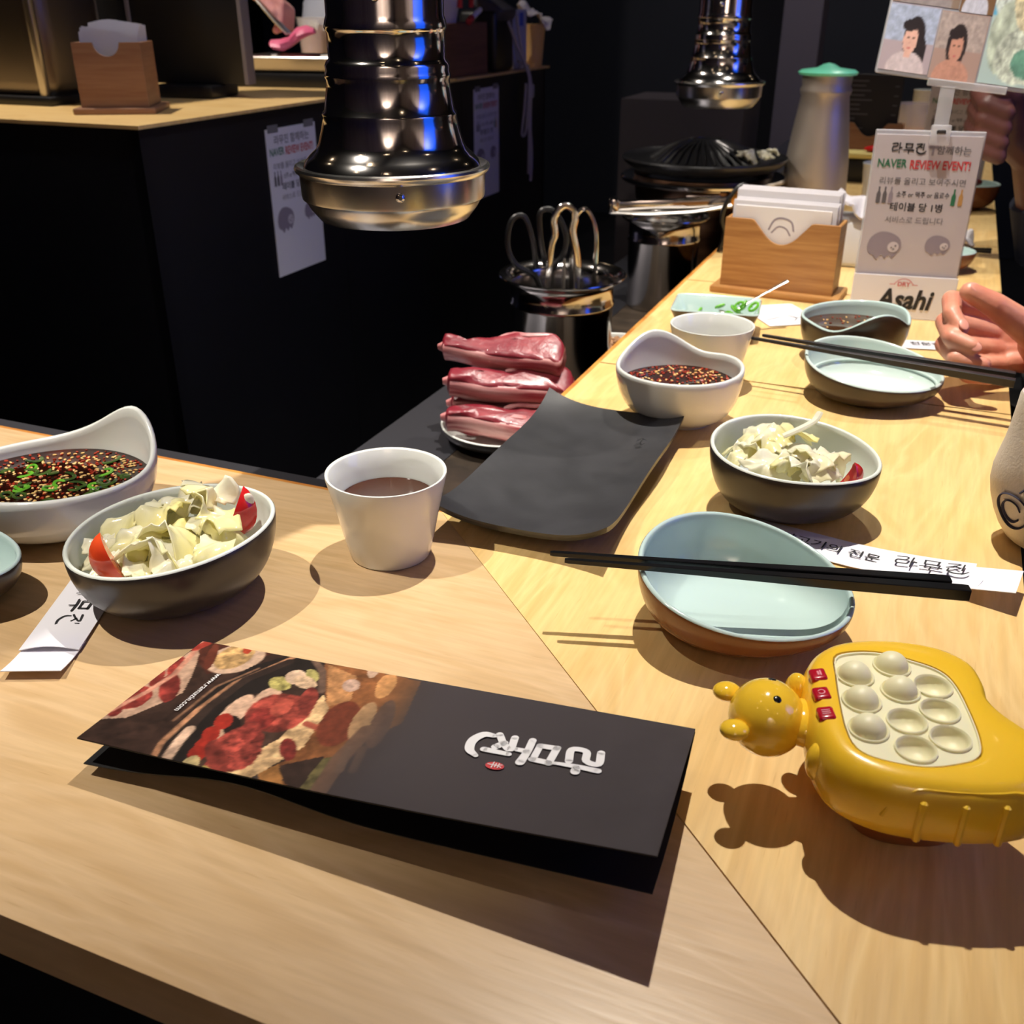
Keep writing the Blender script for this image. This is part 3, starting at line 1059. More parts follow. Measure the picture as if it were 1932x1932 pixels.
# ---- white sauce bowl in the middle, notched rim
b6 = Bowl(0.058, 0.054, 0.0, lambda th: 0.054 + 0.019 * bump_at(th, 118, 34) - 0.003 * bump_at(th, 70, 18) + 0.003 * bump_at(th, 20, 40), 0.027, (-0.006, -0.008), t=0.004, belly=0.88, pw=0.95)
b6.build('sauce_bowl', 'white sauce bowl with a notched wavy rim beyond the black plate', 'bowl', (0.160, 0.884, 0), math.radians(-10), WHITE_GLAZE, WHITE_GLAZE)
sauce(b6, 0.040, 'dark sauce thick with chili flakes and seeds in the middle white bowl', 120, 380, 0, seed=8)

# ---- rectangular dish of green chilies
rd = thing('relish_dish', 'rectangular pale blue dish with dark outside behind the far tea cup', 'dish', (0.240, 1.163, 0), math.radians(-15))
RO = []
for k, (sx, sy, z) in enumerate(((0.036, 0.024, 0.001), (0.038, 0.026, 0.0), (0.047, 0.035, 0.026), (0.0505, 0.0385, 0.034), (0.0495, 0.0375, 0.0355), (0.0480, 0.036, 0.034), (0.044, 0.032, 0.022), (0.036, 0.025, 0.007))):
    r = 0.008
    ring = []
    for cx, cy, a0 in ((sx - r, sy - r, 0), (-sx + r, sy - r, 90), (-sx + r, -sy + r, 180), (sx - r, -sy + r, 270)):
        for a in (0, 22, 45, 68, 90):
            ring.append((cx + r * math.cos(math.radians(a0 + a)), cy + r * math.sin(math.radians(a0 + a)), z))
    RO.append(ring)
g = loft(RO)
mesh('dish_body', g, [BROWN_GLAZE, CELADON], rd, mi=[0] * 60 + [1] * 80 + [0, 1], sharp=50)
rnd = random.Random(4)
for k in range(20):
    x = 0.022 + rnd.gauss(0, 0.009) if k < 13 else rnd.uniform(-0.034, 0.0)
    y = rnd.uniform(-0.020, 0.016)
    z = 0.014 + (0.022 * rnd.random() if k < 13 else 0.006)
    rr = rnd.uniform(0.0045, 0.0065)
    g = cat(tube([(rr * math.cos(2 * PI * t / 12), rr * math.sin(2 * PI * t / 12), 0) for t in range(12)], 0.0016, 6, closed=True), xf(sphere(0.0012, 6, 4), (rr * 0.5, 0, 0)))
    p = tf((0.240, 1.163, 0), math.radians(-15), (x, y, z))
    o = mesh('chili_slice', g, [CHILI], None, p, (rnd.uniform(-.9, .9), rnd.uniform(-.9, .9), rnd.random() * 3))
    tag(o, 'sliced green chili ring in the rectangular dish', 'chili', 'green chili slices in the rectangular dish')
sp = mesh('spoon', cat(tube([(0.300, 1.175, 0.046), (0.285, 1.172, 0.038), (0.268, 1.168, 0.029), (0.262, 1.166, 0.025)], [0.0022, 0.0020, 0.0020, 0.003], 8, flat=0.5), tube([(0.300, 1.175, 0.046), (0.324, 1.180, 0.058)], [0.0022, 0.0036], 8, flat=0.4), xf(sphere(0.009, 12, 8, (1.4, 0.9, 0.3)), (0.254, 1.164, 0.0225), (0, 0.4, 0.2))), STEEL_SATIN, None)
tag(sp, 'small steel spoon resting in the dish of green chilies', 'spoon')

# ---- dark bowl with wavy lip
b7 = Bowl(0.057, 0.052, 0.0, lambda th: 0.050 - 0.004 * cosd(th, 200) + 0.012 * bump_at(th, 295, 30) - 0.006 * bump_at(th, 245, 24) - 0.008 * bump_at(th, 345, 24), 0.027, (0, 0), t=0.0036, belly=0.74)
b7.build('sauce_bowl', 'dark brown sauce bowl with wavy lip and pale blue inside before the upright sign', 'bowl', (0.371, 1.066, 0), math.radians(-14), BROWN_GLAZE, CELADON)
sauce(b7, 0.037, 'thin brown dipping sauce in the dark wavy bowl', 20, 30, 2, m=mat('thin soy', (70, 44, 24), 0.05, coat=0.3), seed=11)

# ---- far egg dish with charcoal chopsticks
b8 = Bowl(0.066, 0.060, 0.12, lambda th: 0.0345 + 0.009 * cosd(th, 150) + 0.002 * cosd(th, 60), 0.034, (0.002, 0.0), t=0.0034, belly=0.72)
b8.build('egg_dish', 'empty pale egg-shaped dish with dark outside and charcoal chopsticks, in front of the hand', 'dish', (0.352, 0.945, 0), math.radians(-22), BROWN_GLAZE, mat('pale celadon', (206, 222, 216), 0.10, coat=0.5))
gi = [b8.inner_at_z(2 * PI * j / 60, 0.021) for j in range(60)]
mesh('inner_ridge', tube([(p[0] * 0.985, p[1] * 0.985, 0.0215) for p in gi], 0.0012, 6, closed=True), MATS['pale celadon'], b8.o)
chopstick((0.240, 0.980, 0.0500), (0.4560, 0.868, 0.0420), GREY_LACQ, 'charcoal chopstick across the far egg-shaped dish, the lower one with the exposed end', 'far pair of chopsticks')
chopstick((0.2530, 0.989, 0.0500), (0.4630, 0.884, 0.0430), GREY_LACQ, 'charcoal chopstick across the far egg-shaped dish, the one nearer the hand', 'far pair of chopsticks')

# ================================================================== menu folder
mn = thing('menu', 'dark folded paper menu with a food photograph and white brushed lettering', 'menu', (-0.08, 0.40, 0))
MC = [np.array(p) - np.array((-0.08, 0.40, 0)) for p in ((-0.2176, 0.3984, 0.022), (-0.1835, 0.4985, 0.012), (0.0906, 0.3955, 0.030), (0.0578, 0.2958, 0.047))]   # front left, back left, back right, front right


def menu_pos(u, v, dz=0.0):
    p = MC[0] * (1 - u) * (1 - v) + MC[1] * (1 - u) * v + MC[2] * u * v + MC[3] * u * (1 - v)
    return (p[0], p[1], p[2] + dz + 0.003 * math.sin(PI * u) * (1 - v) * -1.0)


MENU_ART = [
    ('P',[(-0.004,-0.004),(0.174,-0.048),(0.153,0.667),(0.257,1.061),(0.006,1.073),(-0.009,1.036)],(62,44,38),0.25),
    ('P',[(-0.013,1.054),(0.024,0.835),(0.087,0.698),(0.125,0.812),(0.171,1.018),(0.100,1.077)],(88,42,32),0.20),
    ('P',[(0.264,1.026),(0.491,0.987),(0.516,0.601),(0.462,0.330),(0.441,-0.057),(0.362,-0.047),(0.354,0.553)],(150,92,44),0.35),
    ('P',[(0.293,0.993),(0.367,0.927),(0.395,0.712),(0.364,0.613)],(205,150,85),0.25),
    ('P',[(0.366,0.096),(0.433,0.244),(0.449,0.058),(0.441,-0.057)],(60,45,40),0.20),
    ('P',[(0.355,0.029),(0.364,0.152),(0.416,-0.026),(0.399,-0.094)],(200,140,60),0.30),
    ('P',[(-0.007,0.160),(0.040,0.219),(0.067,0.370),(0.084,0.500),(0.066,0.640),(0.028,0.860),(0.005,0.931),(-0.011,0.585)],(196,172,152),0.10),
    ('E',0.012,0.388,0.010,0.099,0.027,-0.061,(168,48,44),0.50),
    ('E',0.048,0.529,-0.001,0.092,0.034,-0.093,(168,48,44),0.50),
    ('E',0.004,0.260,0.003,0.054,0.015,-0.036,(168,48,44),0.50),
    ('E',0.010,0.722,-0.005,0.096,0.018,-0.041,(168,48,44),0.50),
    ('E',0.005,0.582,-0.001,0.076,0.016,-0.041,(168,48,44),0.50),
    ('L',[(-0.006,0.218),(0.018,0.447),(0.027,0.641),(0.004,0.983)],0.012,(214,150,130),0.30),
    ('L',[(0.004,0.919),(0.014,0.983)],0.020,(190,50,40),0.20),
    ('E',0.106,0.894,0.042,0.123,0.036,-0.125,(206,188,168),0.10),
    ('E',0.099,0.908,0.023,0.105,0.027,-0.104,(214,184,110),0.50),
    ('E',0.109,0.990,0.004,0.025,0.011,-0.031,(200,60,30),0.20),
    ('E',0.055,0.866,0.001,0.063,0.024,-0.117,(120,52,36),0.10),
    ('P',[(0.161,-0.046),(0.140,0.191),(0.132,0.572),(0.152,0.838),(0.206,1.032),(0.280,1.021),(0.335,0.710),(0.311,0.512),(0.240,0.283),(0.222,-0.034)],(38,34,33),0.12),
    ('L',[(0.164,-0.029),(0.148,0.105),(0.146,0.392),(0.157,0.669),(0.213,0.997)],0.012,(190,140,100),0.30),
    ('L',[(0.185,-0.039),(0.170,0.125),(0.160,0.422),(0.171,0.721),(0.215,0.949)],0.020,(58,46,42),0.20),
    ('L',[(0.189,-0.042),(0.174,0.136),(0.170,0.234)],0.020,(220,200,180),0.30),
    ('L',[(0.126,0.274),(0.131,0.608),(0.171,0.837)],0.006,(150,112,84),0.20),
    ('P',[(0.224,-0.039),(0.201,0.247),(0.201,0.584),(0.251,0.685),(0.283,0.924),(0.308,0.870),(0.367,0.598),(0.380,0.167),(0.333,-0.059),(0.278,-0.053)],(70,52,44),0.40),
    ('E',0.246,0.572,0.008,0.115,0.024,-0.064,(222,196,172),0.12),
    ('E',0.215,0.423,0.000,0.174,0.024,-0.045,(226,200,176),0.10),
    ('E',0.241,0.221,0.016,0.078,0.017,-0.061,(222,194,166),0.10),
    ('E',0.234,0.325,0.005,0.054,0.020,-0.061,(40,30,28),0.10),
    ('E',0.240,0.739,0.024,0.004,0.011,-0.063,(172,184,92),0.35),
    ('E',0.257,0.822,0.017,0.035,0.016,-0.061,(228,214,190),0.20),
    ('E',0.284,0.866,0.019,-0.021,0.006,-0.051,(176,190,100),0.30),
    ('E',0.284,0.790,0.026,-0.004,0.008,-0.058,(222,206,170),0.30),
    ('E',0.212,0.346,0.006,0.052,0.018,-0.042,(196,36,22),0.12),
    ('E',0.214,0.235,0.006,0.050,0.017,-0.040,(196,36,22),0.12),
    ('E',0.222,0.142,0.006,0.048,0.017,-0.039,(196,36,22),0.12),
    ('E',0.226,0.078,0.006,0.047,0.017,-0.038,(196,36,22),0.12),
    ('P',[(0.338,0.712),(0.371,0.602),(0.387,0.277),(0.357,0.046),(0.341,-0.052),(0.286,-0.060),(0.297,0.033),(0.335,0.307)],(222,198,140),0.40),
    ('E',0.233,-0.010,0.005,0.062,0.016,-0.042,(206,206,140),0.20),
    ('E',0.265,-0.037,0.005,0.047,0.013,-0.030,(170,186,84),0.40),
    ('E',0.290,0.493,0.047,0.095,0.037,-0.146,(178,62,52),0.55),
    ('E',0.273,0.427,0.017,0.049,0.020,-0.079,(162,44,40),0.40),
    ('E',0.287,0.542,0.006,0.075,0.018,-0.035,(190,72,58),0.50),
    ('E',0.321,0.643,-0.004,0.104,0.022,-0.050,(150,52,44),0.40),
    ('E',0.280,0.165,0.013,0.167,0.049,-0.088,(170,58,50),0.60),
    ('E',0.261,0.088,-0.022,-0.005,0.033,-0.100,(160,54,46),0.50),
    ('E',0.274,0.314,0.014,0.045,0.017,-0.063,(176,56,50),0.50),
    ('E',0.365,0.242,0.022,-0.039,0.005,-0.070,(150,44,40),0.30),
    ('L',[(0.356,0.454),(0.398,0.428),(0.442,0.405)],0.014,(182,80,60),0.20),
    ('L',[(0.261,1.003),(0.296,0.917),(0.329,0.740)],0.014,(112,92,80),0.10),
    ('E',0.411,0.505,0.012,0.163,0.037,-0.111,(132,56,34),0.15),
    ('E',0.446,0.562,-0.002,0.161,0.021,-0.054,(196,160,108),0.20),
    ('E',0.481,0.569,-0.003,0.185,0.024,-0.107,(112,84,68),0.15),
    ('E',0.387,1.024,0.004,0.064,0.014,-0.064,(210,190,170),0.10),
    ('E',0.434,0.895,0.005,0.100,0.019,-0.074,(206,150,80),0.40),
    ('E',0.372,0.837,0.013,0.031,0.013,-0.052,(190,170,160),0.30),
    ('P',[(0.438,-0.046),(0.435,0.231),(0.455,0.263),(0.469,0.049)],(110,110,60),0.40),
    ('L',[(0.472,-0.029),(0.462,0.241),(0.467,0.491)],0.030,(124,94,74),0.15),
    ('L',[(0.476,0.166),(0.462,0.330)],0.015,(120,96,80),0.10),
    ('L',[(0.497,0.185),(0.485,0.351)],0.015,(110,86,72),0.10),
]
mimg = paint(116, 340, (64, 58, 60), MENU_ART, 3.0)  # base grey of the dark cover has its sheen painted in
um = np.linspace(0, 1, 340)[None, :, None]
k = np.clip((um - 0.40) / 0.16, 0, 1)
k = k * k * (3 - 2 * k)
wear = (vnoise(116, 340, 10, 5) - 0.5)[..., None]
mimg = mimg * (1 - k) + (np.array((64, 58, 60)) / 255.0 + wear * 0.05 * np.clip((um - 0.75) * 4, 0, 1)) * k
grey_ = mimg.mean(2, keepdims=True)
mimg = (mimg * 0.66 + grey_ * 0.34) * np.array((0.95, 0.84, 0.76)) * (1 + (vnoise(116, 340, 40, 3) - .5)[..., None] * .35 * (1 - k)) * (1 - k) + mimg * k
printed('cover', 340, 116, lambda u, v: menu_pos(u, v), mimg, print_mat('menu print', 0.34), mn)
BLACKP = mat('black paper', (20, 19, 20), 0.6)


def sheet(pos, nx, ny, th=0.0005):
    V = [pos(i / nx, j / ny, 0) for j in range(ny + 1) for i in range(nx + 1)] + [pos(i / nx, j / ny, -th) for j in range(ny + 1) for i in range(nx + 1)]
    W, N = nx + 1, (nx + 1) * (ny + 1)
    F = []
    for j in range(ny):
        for i in range(nx):
            a = j * W + i
            F += [(a, a + 1, a + W + 1, a + W), (N + a, N + a + W, N + a + W + 1, N + a + 1)]
    loop = list(range(W)) + [j * W + nx for j in range(1, ny + 1)] + [ny * W + i for i in range(nx - 1, -1, -1)] + [j * W for j in range(ny - 1, 0, -1)]
    F += [(loop[q], loop[(q + 1) % len(loop)], N + loop[(q + 1) % len(loop)], N + loop[q]) for q in range(len(loop))]
    return V, F


mesh('cover_back', sheet(lambda u, v, d: menu_pos(u, v, d - 0.0003), 30, 6), BLACKP, mn, sharp=30)
LC = [np.array(p) - np.array((-0.08, 0.40, 0)) for p in ((-0.2165, 0.3965, 0.007), (-0.1835, 0.4985, 0.011), (0.0906, 0.3950, 0.0285), (0.0592, 0.3060, 0.015))]


def low_pos(u, v, d=0.0):
    p = LC[0] * (1 - u) * (1 - v) + LC[1] * (1 - u) * v + LC[2] * u * v + LC[3] * u * (1 - v)
    sag = 0.010 * math.sin(PI * v) * (0.4 + u * 0.6) * 0.8
    wav = 0.006 * math.exp(-((u - 0.30) / 0.16) ** 2) * (1 - v)
    return (p[0], p[1] + wav * 0.6, max(p[2] - sag + wav, 0.0012) + d)


mesh('lower_flap', sheet(low_pos, 40, 8), BLACKP, mn, sharp=30)
# lettering on the cover: text up points along +u, text right along -v
eu = Vector(MC[3] - MC[0]).normalized()
ev = Vector(MC[1] - MC[0]).normalized()
nn = eu.cross(ev).normalized()
for_logo = Vector(menu_pos(0.800, 0.640)) + nn * 0.0012


def menu_M(u, v, lift=0.0009):
    """text x -> -v, text y -> +u, exactly on the cover"""
    o_ = Vector(menu_pos(u, v))
    eu_ = (Vector(menu_pos(u + 0.02, v)) - Vector(menu_pos(u - 0.02, v))).normalized()
    ev_ = (Vector(menu_pos(u, v + 0.02)) - Vector(menu_pos(u, v - 0.02))).normalized()
    n_ = eu_.cross(ev_).normalized()
    M = Matrix.Identity(4)
    M.col[0] = (*(-ev_), 0)
    M.col[1] = (*eu_, 0)
    M.col[2] = (*n_, 0)
    M.col[3] = (*(o_ + n_ * lift), 1)
    return M


# the three syllables step down along -u
for k, g in enumerate(logo_strokes(0.20)):
    M = menu_M(0.806 - k * 0.074, 0.640)
    V = [tuple(M @ Vector((v[0] * 0.0195, v[1] * 0.0195, v[2]))) for v in g[0]]
    mesh('lettering', (V, g[1]), INK_WHITE, mn, sharp=0)
M = menu_M(0.7135, 0.395, 0.0008)
mesh('seal', ([tuple(M @ Vector((0.0030 * math.cos(a * PI / 12), 0.0046 * math.sin(a * PI / 12), 0))) for a in range(24)], [tuple(range(24))]), INK_RED, mn, sharp=0)
M = menu_M(0.7135, 0.395, 0.0012)
seal = cat(ribbon([(-0.0018, 0.0018), (0.0018, 0.0018)], 0.0005), ribbon([(-0.0015, 0.0004), (0.0015, 0.0004)], 0.0005), ribbon([(-0.0022, -0.001), (0.0022, -0.001)], 0.0005), ribbon([(0, 0.0018), (0, -0.0034)], 0.0005), ribbon([(-0.001, 0.0034), (-0.0005, 0.002)], 0.0005), ribbon([(0.001, 0.0034), (0.0005, 0.002)], 0.0005))
mesh('seal_mark', ([tuple(M @ Vector(v)) for v in seal[0]], seal[1]), INK_WHITE, mn, sharp=0)
letters('www.ramuzin.com', 0.0052, INK_WHITE, mn, menu_M(0.1085, 0.525), 0.006, align='CENTER')

# ================================================================== chopstick sleeves
w1 = thing('chopstick_sleeve', 'white paper chopstick sleeve with black lettering tucked under the left salad bowl', 'paper sleeve', (-0.2795, 0.545, 0), 0.02)


def crease(x0, x1, y0, y1, z0, z1, bow=0.0):
    def f(u, v, d):
        return (x0 + (x1 - x0) * u, y0 + (y1 - y0) * v, z0 + (z1 - z0) * (1 - v) ** 2 + bow * math.sin(PI * u) * (1 - v) ** 3 + d)
    return f


mesh('sleeve_body', sheet(crease(-0.0180, 0.0180, -0.042, 0.085, 0.0016, 0.0026, 0.0028), 10, 12), PAPER, w1, sharp=30)
mesh('sleeve_tongue', sheet(crease(-0.0172, 0.0176, -0.068, -0.030, 0.0010, 0.0060, 0.0), 10, 6), PAPER, w1, sharp=30)
for k, g in enumerate(logo_strokes(0.10)):
    V = [(-0.0055 + v[1] * 0.0135, 0.0330 - k * 0.0185 - v[0] * 0.0135, 0.0034 + v[2]) for v in g[0]]
    mesh('lettering', (V, g[1]), INK, w1, sharp=0)

w2 = thing('chopstick_sleeve', 'white paper chopstick sleeve with black lettering sticking out behind the near egg-shaped dish', 'paper sleeve', (0.255, 0.613, 0), math.radians(-32.5))
mesh('sleeve_body', sheet(lambda u, v, d: (-0.095 + 0.160 * u + 0.004 * math.sin(v * 5) * u ** 6, -0.018 + 0.036 * v, 0.0016 + 0.010 * max(0, u - 0.45) ** 1.6 * 2.0 + 0.002 * math.sin(v * 3) * u ** 4 + d), 18, 6), PAPER, w2, sharp=30)
mesh('sleeve_tongue', sheet(lambda u, v, d: (0.050 + 0.040 * u, -0.0175 + 0.033 * v - 0.002 * u, 0.0060 + 0.009 * u + d), 6, 4), PAPER, w2, sharp=30)


def w2M(x, y, lift=0.0006):
    u = (x + 0.095) / 0.160
    zf = lambda u_: 0.0016 + 0.010 * max(0, u_ - 0.45) ** 1.6 * 2.0 + 0.0015 * u_ ** 4
    dz = (zf(u + 0.02) - zf(u - 0.02)) / (0.04 * 0.160)
    ex = Vector((1, 0, dz)).normalized()
    ey = Vector((0, 1, 0))
    M_ = Matrix.Identity(4)
    M_.col[0] = (*ex, 0)
    M_.col[1] = (*ey, 0)
    M_.col[2] = (*ex.cross(ey), 0)
    M_.col[3] = (x, y, zf(u) + lift, 1)
    return M_


letters('양고기의 전문점', 0.0125, INK, w2, w2M(-0.028, -0.004, 0.0012), 0.008)
for k, g in enumerate(logo_strokes(0.10)):
    M = w2M(0.012 + k * 0.0165, -0.006, 0.0026)
    V = [tuple(M @ Vector((v[0] * 0.0135, v[1] * 0.0135, v[2]))) for v in g[0]]
    mesh('lettering', (V, g[1]), INK, w2, sharp=0)

# small papers further along
o = mesh('paper_slip', sheet(lambda u, v, d: (-0.035 + 0.07 * u, -0.045 + 0.09 * v, 0.0014 + d), 2, 2), PAPER, None, (0.337, 1.238, 0), (0, 0, 0.2))
tag(o, 'white paper slip lying beside the dish of green chilies', 'paper')
mesh('drawing', cat(ribbon([(-0.028, -0.02), (0.0, -0.01), (0.012, -0.018), (0.028, -0.012)], 0.0014), ribbon([(0.004, -0.03), (0.012, -0.018), (0.006, 0.0)], 0.0012)), INK, o, (0, 0, 0.0016), sharp=0)
w3 = thing('chopstick_sleeve', 'white paper chopstick sleeve showing behind the hand, beside the dark sauce bowl', 'paper sleeve', (0.492, 1.108, 0), math.radians(-10))
mesh('sleeve_body', sheet(lambda u, v, d: (-0.05 + 0.10 * u, -0.016 + 0.032 * v, 0.0016 + d), 2, 2), PAPER, w3, sharp=30)
letters('전문점 라무진', 0.013, INK, w3, Matrix.Translation((0, -0.003, 0.0024)), 0.01)

# ================================================================== yellow popping toy
ty = thing('popping_toy', 'yellow plastic bubble-popping toy with cream bubbles, three red buttons and a plain round-eared head', 'toy', (0.1842, 0.3749, 0.02275), math.radians(-4))
ty.scale = (.935, .935, .935)
OUT = [(-.050, 0.0), (-.051, -.022), (-.045, -.044), (-.026, -.058), (.004, -.063), (.032, -.061), (.054, -.051), (.063, -.036), (.057, -.018), (.048, -.002), (.0445, .012), (.047, .028), (.045, .046), (.030, .060), (.002, .065), (-.026, .059), (-.042, .043), (-.048, .020)]
PANEL = [(-.0280, .0375), (-.0310, .020), (-.0335, 0), (-.0350, -.020), (-.0335, -.033), (-.026, -.040), (-.008, -.0445), (.008, -.042), (.0200, -.036), (.0245, -.024), (.0265, -.003), (.0265, .018), (.022, .030), (.010, .038), (-.004, .0435), (-.018, .043)]


def polar(ctrl, n=96):
    """closed outline resampled at equal angles around the origin"""
    c = smooth_closed(ctrl, 600)
    an = np.unwrap([math.atan2(y, x) for x, y in c])
    rr = np.hypot(*np.array(c).T)
    o_ = np.argsort(an)
    a_, r_ = np.array(an)[o_], rr[o_]
    t = np.linspace(0, 2 * PI, n, endpoint=False)
    tt = (t - a_[0]) % (2 * PI) + a_[0]
    q = np.interp(tt, np.append(a_, a_[0] + 2 * PI), np.append(r_, r_[0]))
    return [(q[k] * math.cos(t[k]), q[k] * math.sin(t[k])) for k in range(n)]


oc, panel = polar(OUT), [(x * 1.03, y * 1.03) for x, y in polar(PANEL)]


def ring_of(c, sc, z):
    return [(x * sc, y * sc, z) for x, y in c]


body_rings = [ring_of(oc, s_, z) for s_, z in ((.80, .0055), (.90, .0062), (.965, .010), (.995, .016), (1.0, .022), (.985, .0290), (.955, .0345), (.905, .0385), (.85, .0402))]
mesh('body', loft(body_rings + [ring_of(panel, 1.05, .0408), ring_of(panel, 1.015, .0406), ring_of(panel, 1.0, .0390), ring_of(panel, 0.99, .0300)]), YELLOW, ty, sharp=50)
mesh('base_plate', loft([ring_of(oc, .44, -.0243), ring_of(oc, .47, -.0235), ring_of(oc, .56, -.014), ring_of(oc, .70, -.002), ring_of(oc, .78, .0057)]), mat('amber plastic', (150, 70, 22), 0.4), ty)
BUB = [(-.0217, .0235, 1), (-.0004, .0335, 1), (.0158, .0171, 0), (-.0232, .0024, 1), (-.0018, .0119, 1), (.0132, -.0031, 0), (-.0252, -.0198, 1), (-.0052, -.0124, 0), (.0117, -.0242, 0), (-.0067, -.0330, 0)]
BR = .0087
bm = bmesh.new()


def loop_edges(pts):
    vs = [bm.verts.new(p) for p in pts]
    return [bm.edges.new((vs[q], vs[(q + 1) % len(vs)])) for q in range(len(vs))]


ed = loop_edges(ring_of(panel, .965, .0393))
for x, y, up in BUB:
    ed += loop_edges([(x + BR * 1.02 * math.cos(2 * PI * q / 28), y + BR * 1.02 * math.sin(2 * PI * q / 28), .0393) for q in range(28)])
bmesh.ops.triangle_fill(bm, use_beauty=True, use_dissolve=False, edges=ed)
bm.verts.index_update()
g_top = ([tuple(v.co) for v in bm.verts], [tuple(v.index for v in f.verts) for f in bm.faces])
bm.free()
sheet_ = mesh('bubble_sheet', cat(g_top, loft([ring_of(panel, .965, .0393), ring_of(panel, .970, .0404), ring_of(panel, .990, .0404), ring_of(panel, .993, .0360)], False, False)), CREAM, ty, sharp=40)
for x, y, up in BUB:
    r = BR
    lip = [(r * 1.13, .0388), (r * 1.12, .0405), (r * 1.06, .0408), (r * 1.0, .0403)]
    if up:
        prof = lip + [(r * 0.96, .0396)] + [(r * 0.95 * math.cos(a), .0396 + r * 0.92 * math.sin(a)) for a in np.linspace(0.12, PI / 2 - 0.02, 9)]
    else:
        prof = lip + [(r * 0.95 * math.cos(a) ** .8, .0400 - r * 0.72 * math.sin(a)) for a in np.linspace(0.08, PI / 2 - 0.02, 9)]
    mesh('bubble', lathe(prof, 28, False, True), CREAM, sheet_, (x, y, 0), sharp=50)
for k, (x, y) in enumerate(((-.0370, .0215), (-.0385, .0055), (-.0395, -.0105))):
    b_ = mesh('button', box(.0084, .0096, .0046, .0016, 3), RED_PLASTIC, ty, (x - .003, y + .001, .0368), (0, -0.16, 0.05), sharp=30)
    if k == 0:
        g = cat(ribbon([(-.0018, .0012), (.0018, .0012)], .0008), ribbon([(-.0012, 0), (.0012, 0)], .0011))
    elif k == 1:
        g = ribbon([(.0016 * math.cos(t), .0016 * math.sin(t)) for t in np.linspace(-1.0, 4.2, 9)], .0006)
    else:
        g = cat(*[ribbon([(d, -.0018), (d, .0018)], .0006) for d in (-.0014, 0, .0014)])
    mesh('symbol', xf(g, (0, 0, .0048), (0, 0, -PI / 2)), RED_MARK, b_, sharp=0)
# head on the left end, plain: two round ears, two dot eyes
hx, hy, hz = -.0670, .0085, .0225
hd = mesh('head', sphere(.0195, 32, 20, (1.0, 1.08, 1.0)), YELLOW_GLOSS, ty, (hx, hy, hz))
for s_ in (1, -1):
    mesh('ear', xf(sphere(.0072, 18, 12, (1.05, 0.95, 0.62)), (-.0185, s_ * .0158, .0035), (0, 0, 0)), YELLOW_GLOSS, hd)
    e = Vector((-.006, s_ * .0085, 0.0)).normalized()
    p = Vector((0.002, s_ * .0082, .0172))
    mesh('eye', sphere(.0024, 12, 8, (1, 1, .45)), BLACK_LACQ, hd, tuple(p), (-s_ * 0.45, 0.05, 0))
mesh('neck', xf(sphere(.013, 18, 12, (0.9, 1.2, 0.8)), (-.049, .006, .022)), YELLOW_GLOSS, ty)
for s_, yy in ((1, .032), (-1, -.024)):
    mesh('hand', xf(sphere(.0078, 16, 10, (0.78, 1.0, 1.35)), (-.0475, yy, .0225), (0, 0, s_ * 0.35)), YELLOW_GLOSS, ty)
# grip relief on the two long sides
for side, xs in ((-1, (-.010, .008, .026)), (1, (-.018, .002, .020))):
    for x in xs:
        pts = []
        for (s_, z) in ((.975, .0325), (.992, .0280), (1.004, .0215), (.998, .0150), (.975, .0100)):
            yb = max((p[1] * side for p in oc if abs(p[0] - x) < .004), default=.06)
            pts.append((x + 0.002 * (1 - s_) * 20, side * yb * s_ * .988, z))
        mesh('grip_rib', tube(smooth_open(pts, 4), [.0008] + [.0020] * 15 + [.0018, .0010], 8), YELLOW, ty)
arch = []
for t in np.linspace(0, 1, 22):
    x = -.026 + .074 * t
    k_ = min(1.0, min(t, 1 - t) * 5)
    s_ = 1.0 - .075 * k_ ** 0.5
    yb = max((-p[1] for p in oc if abs(p[0] - x) < .004), default=.06)
    z = .022 + .0150 * k_ ** 0.5
    arch.append((x, -yb * s_ * .99, z - .0004))
mesh('grip_outline', tube(arch, .0009, 6), YELLOW, ty)

# ================================================================== extraction hoods
HOOD = [(.0420, .60), (.0420, .336), (.0432, .333), (.0440, .3285), (.0432, .3265), (.0424, .325), (.0424, .3080), (.0440, .3065), (.0454, .3035), (.0449, .3005), (.0457, .2985), (.0459, .296), (.0449, .294), (.0456, .288), (.0480, .2735), (.0494, .2720), (.0498, .2705), (.0494, .2690), (.0508, .262), (.0540, .2510), (.0566, .2465), (.0612, .2425), (.0650, .2385), (.0668, .2350)]
BAND = [(.0600, .234), (.0668, .2350), (.0715, .2362), (.0732, .2352), (.0738, .2335), (.0728, .2312), (.0702, .2290), (.0696, .2140), (.0692, .2120), (.0664, .2095), (.0640, .2050), (.0572, .1965), (.0560, .1960), (.0555, .1970), (.0600, .2060), (.0655, .2150), (.0660, .2280)]


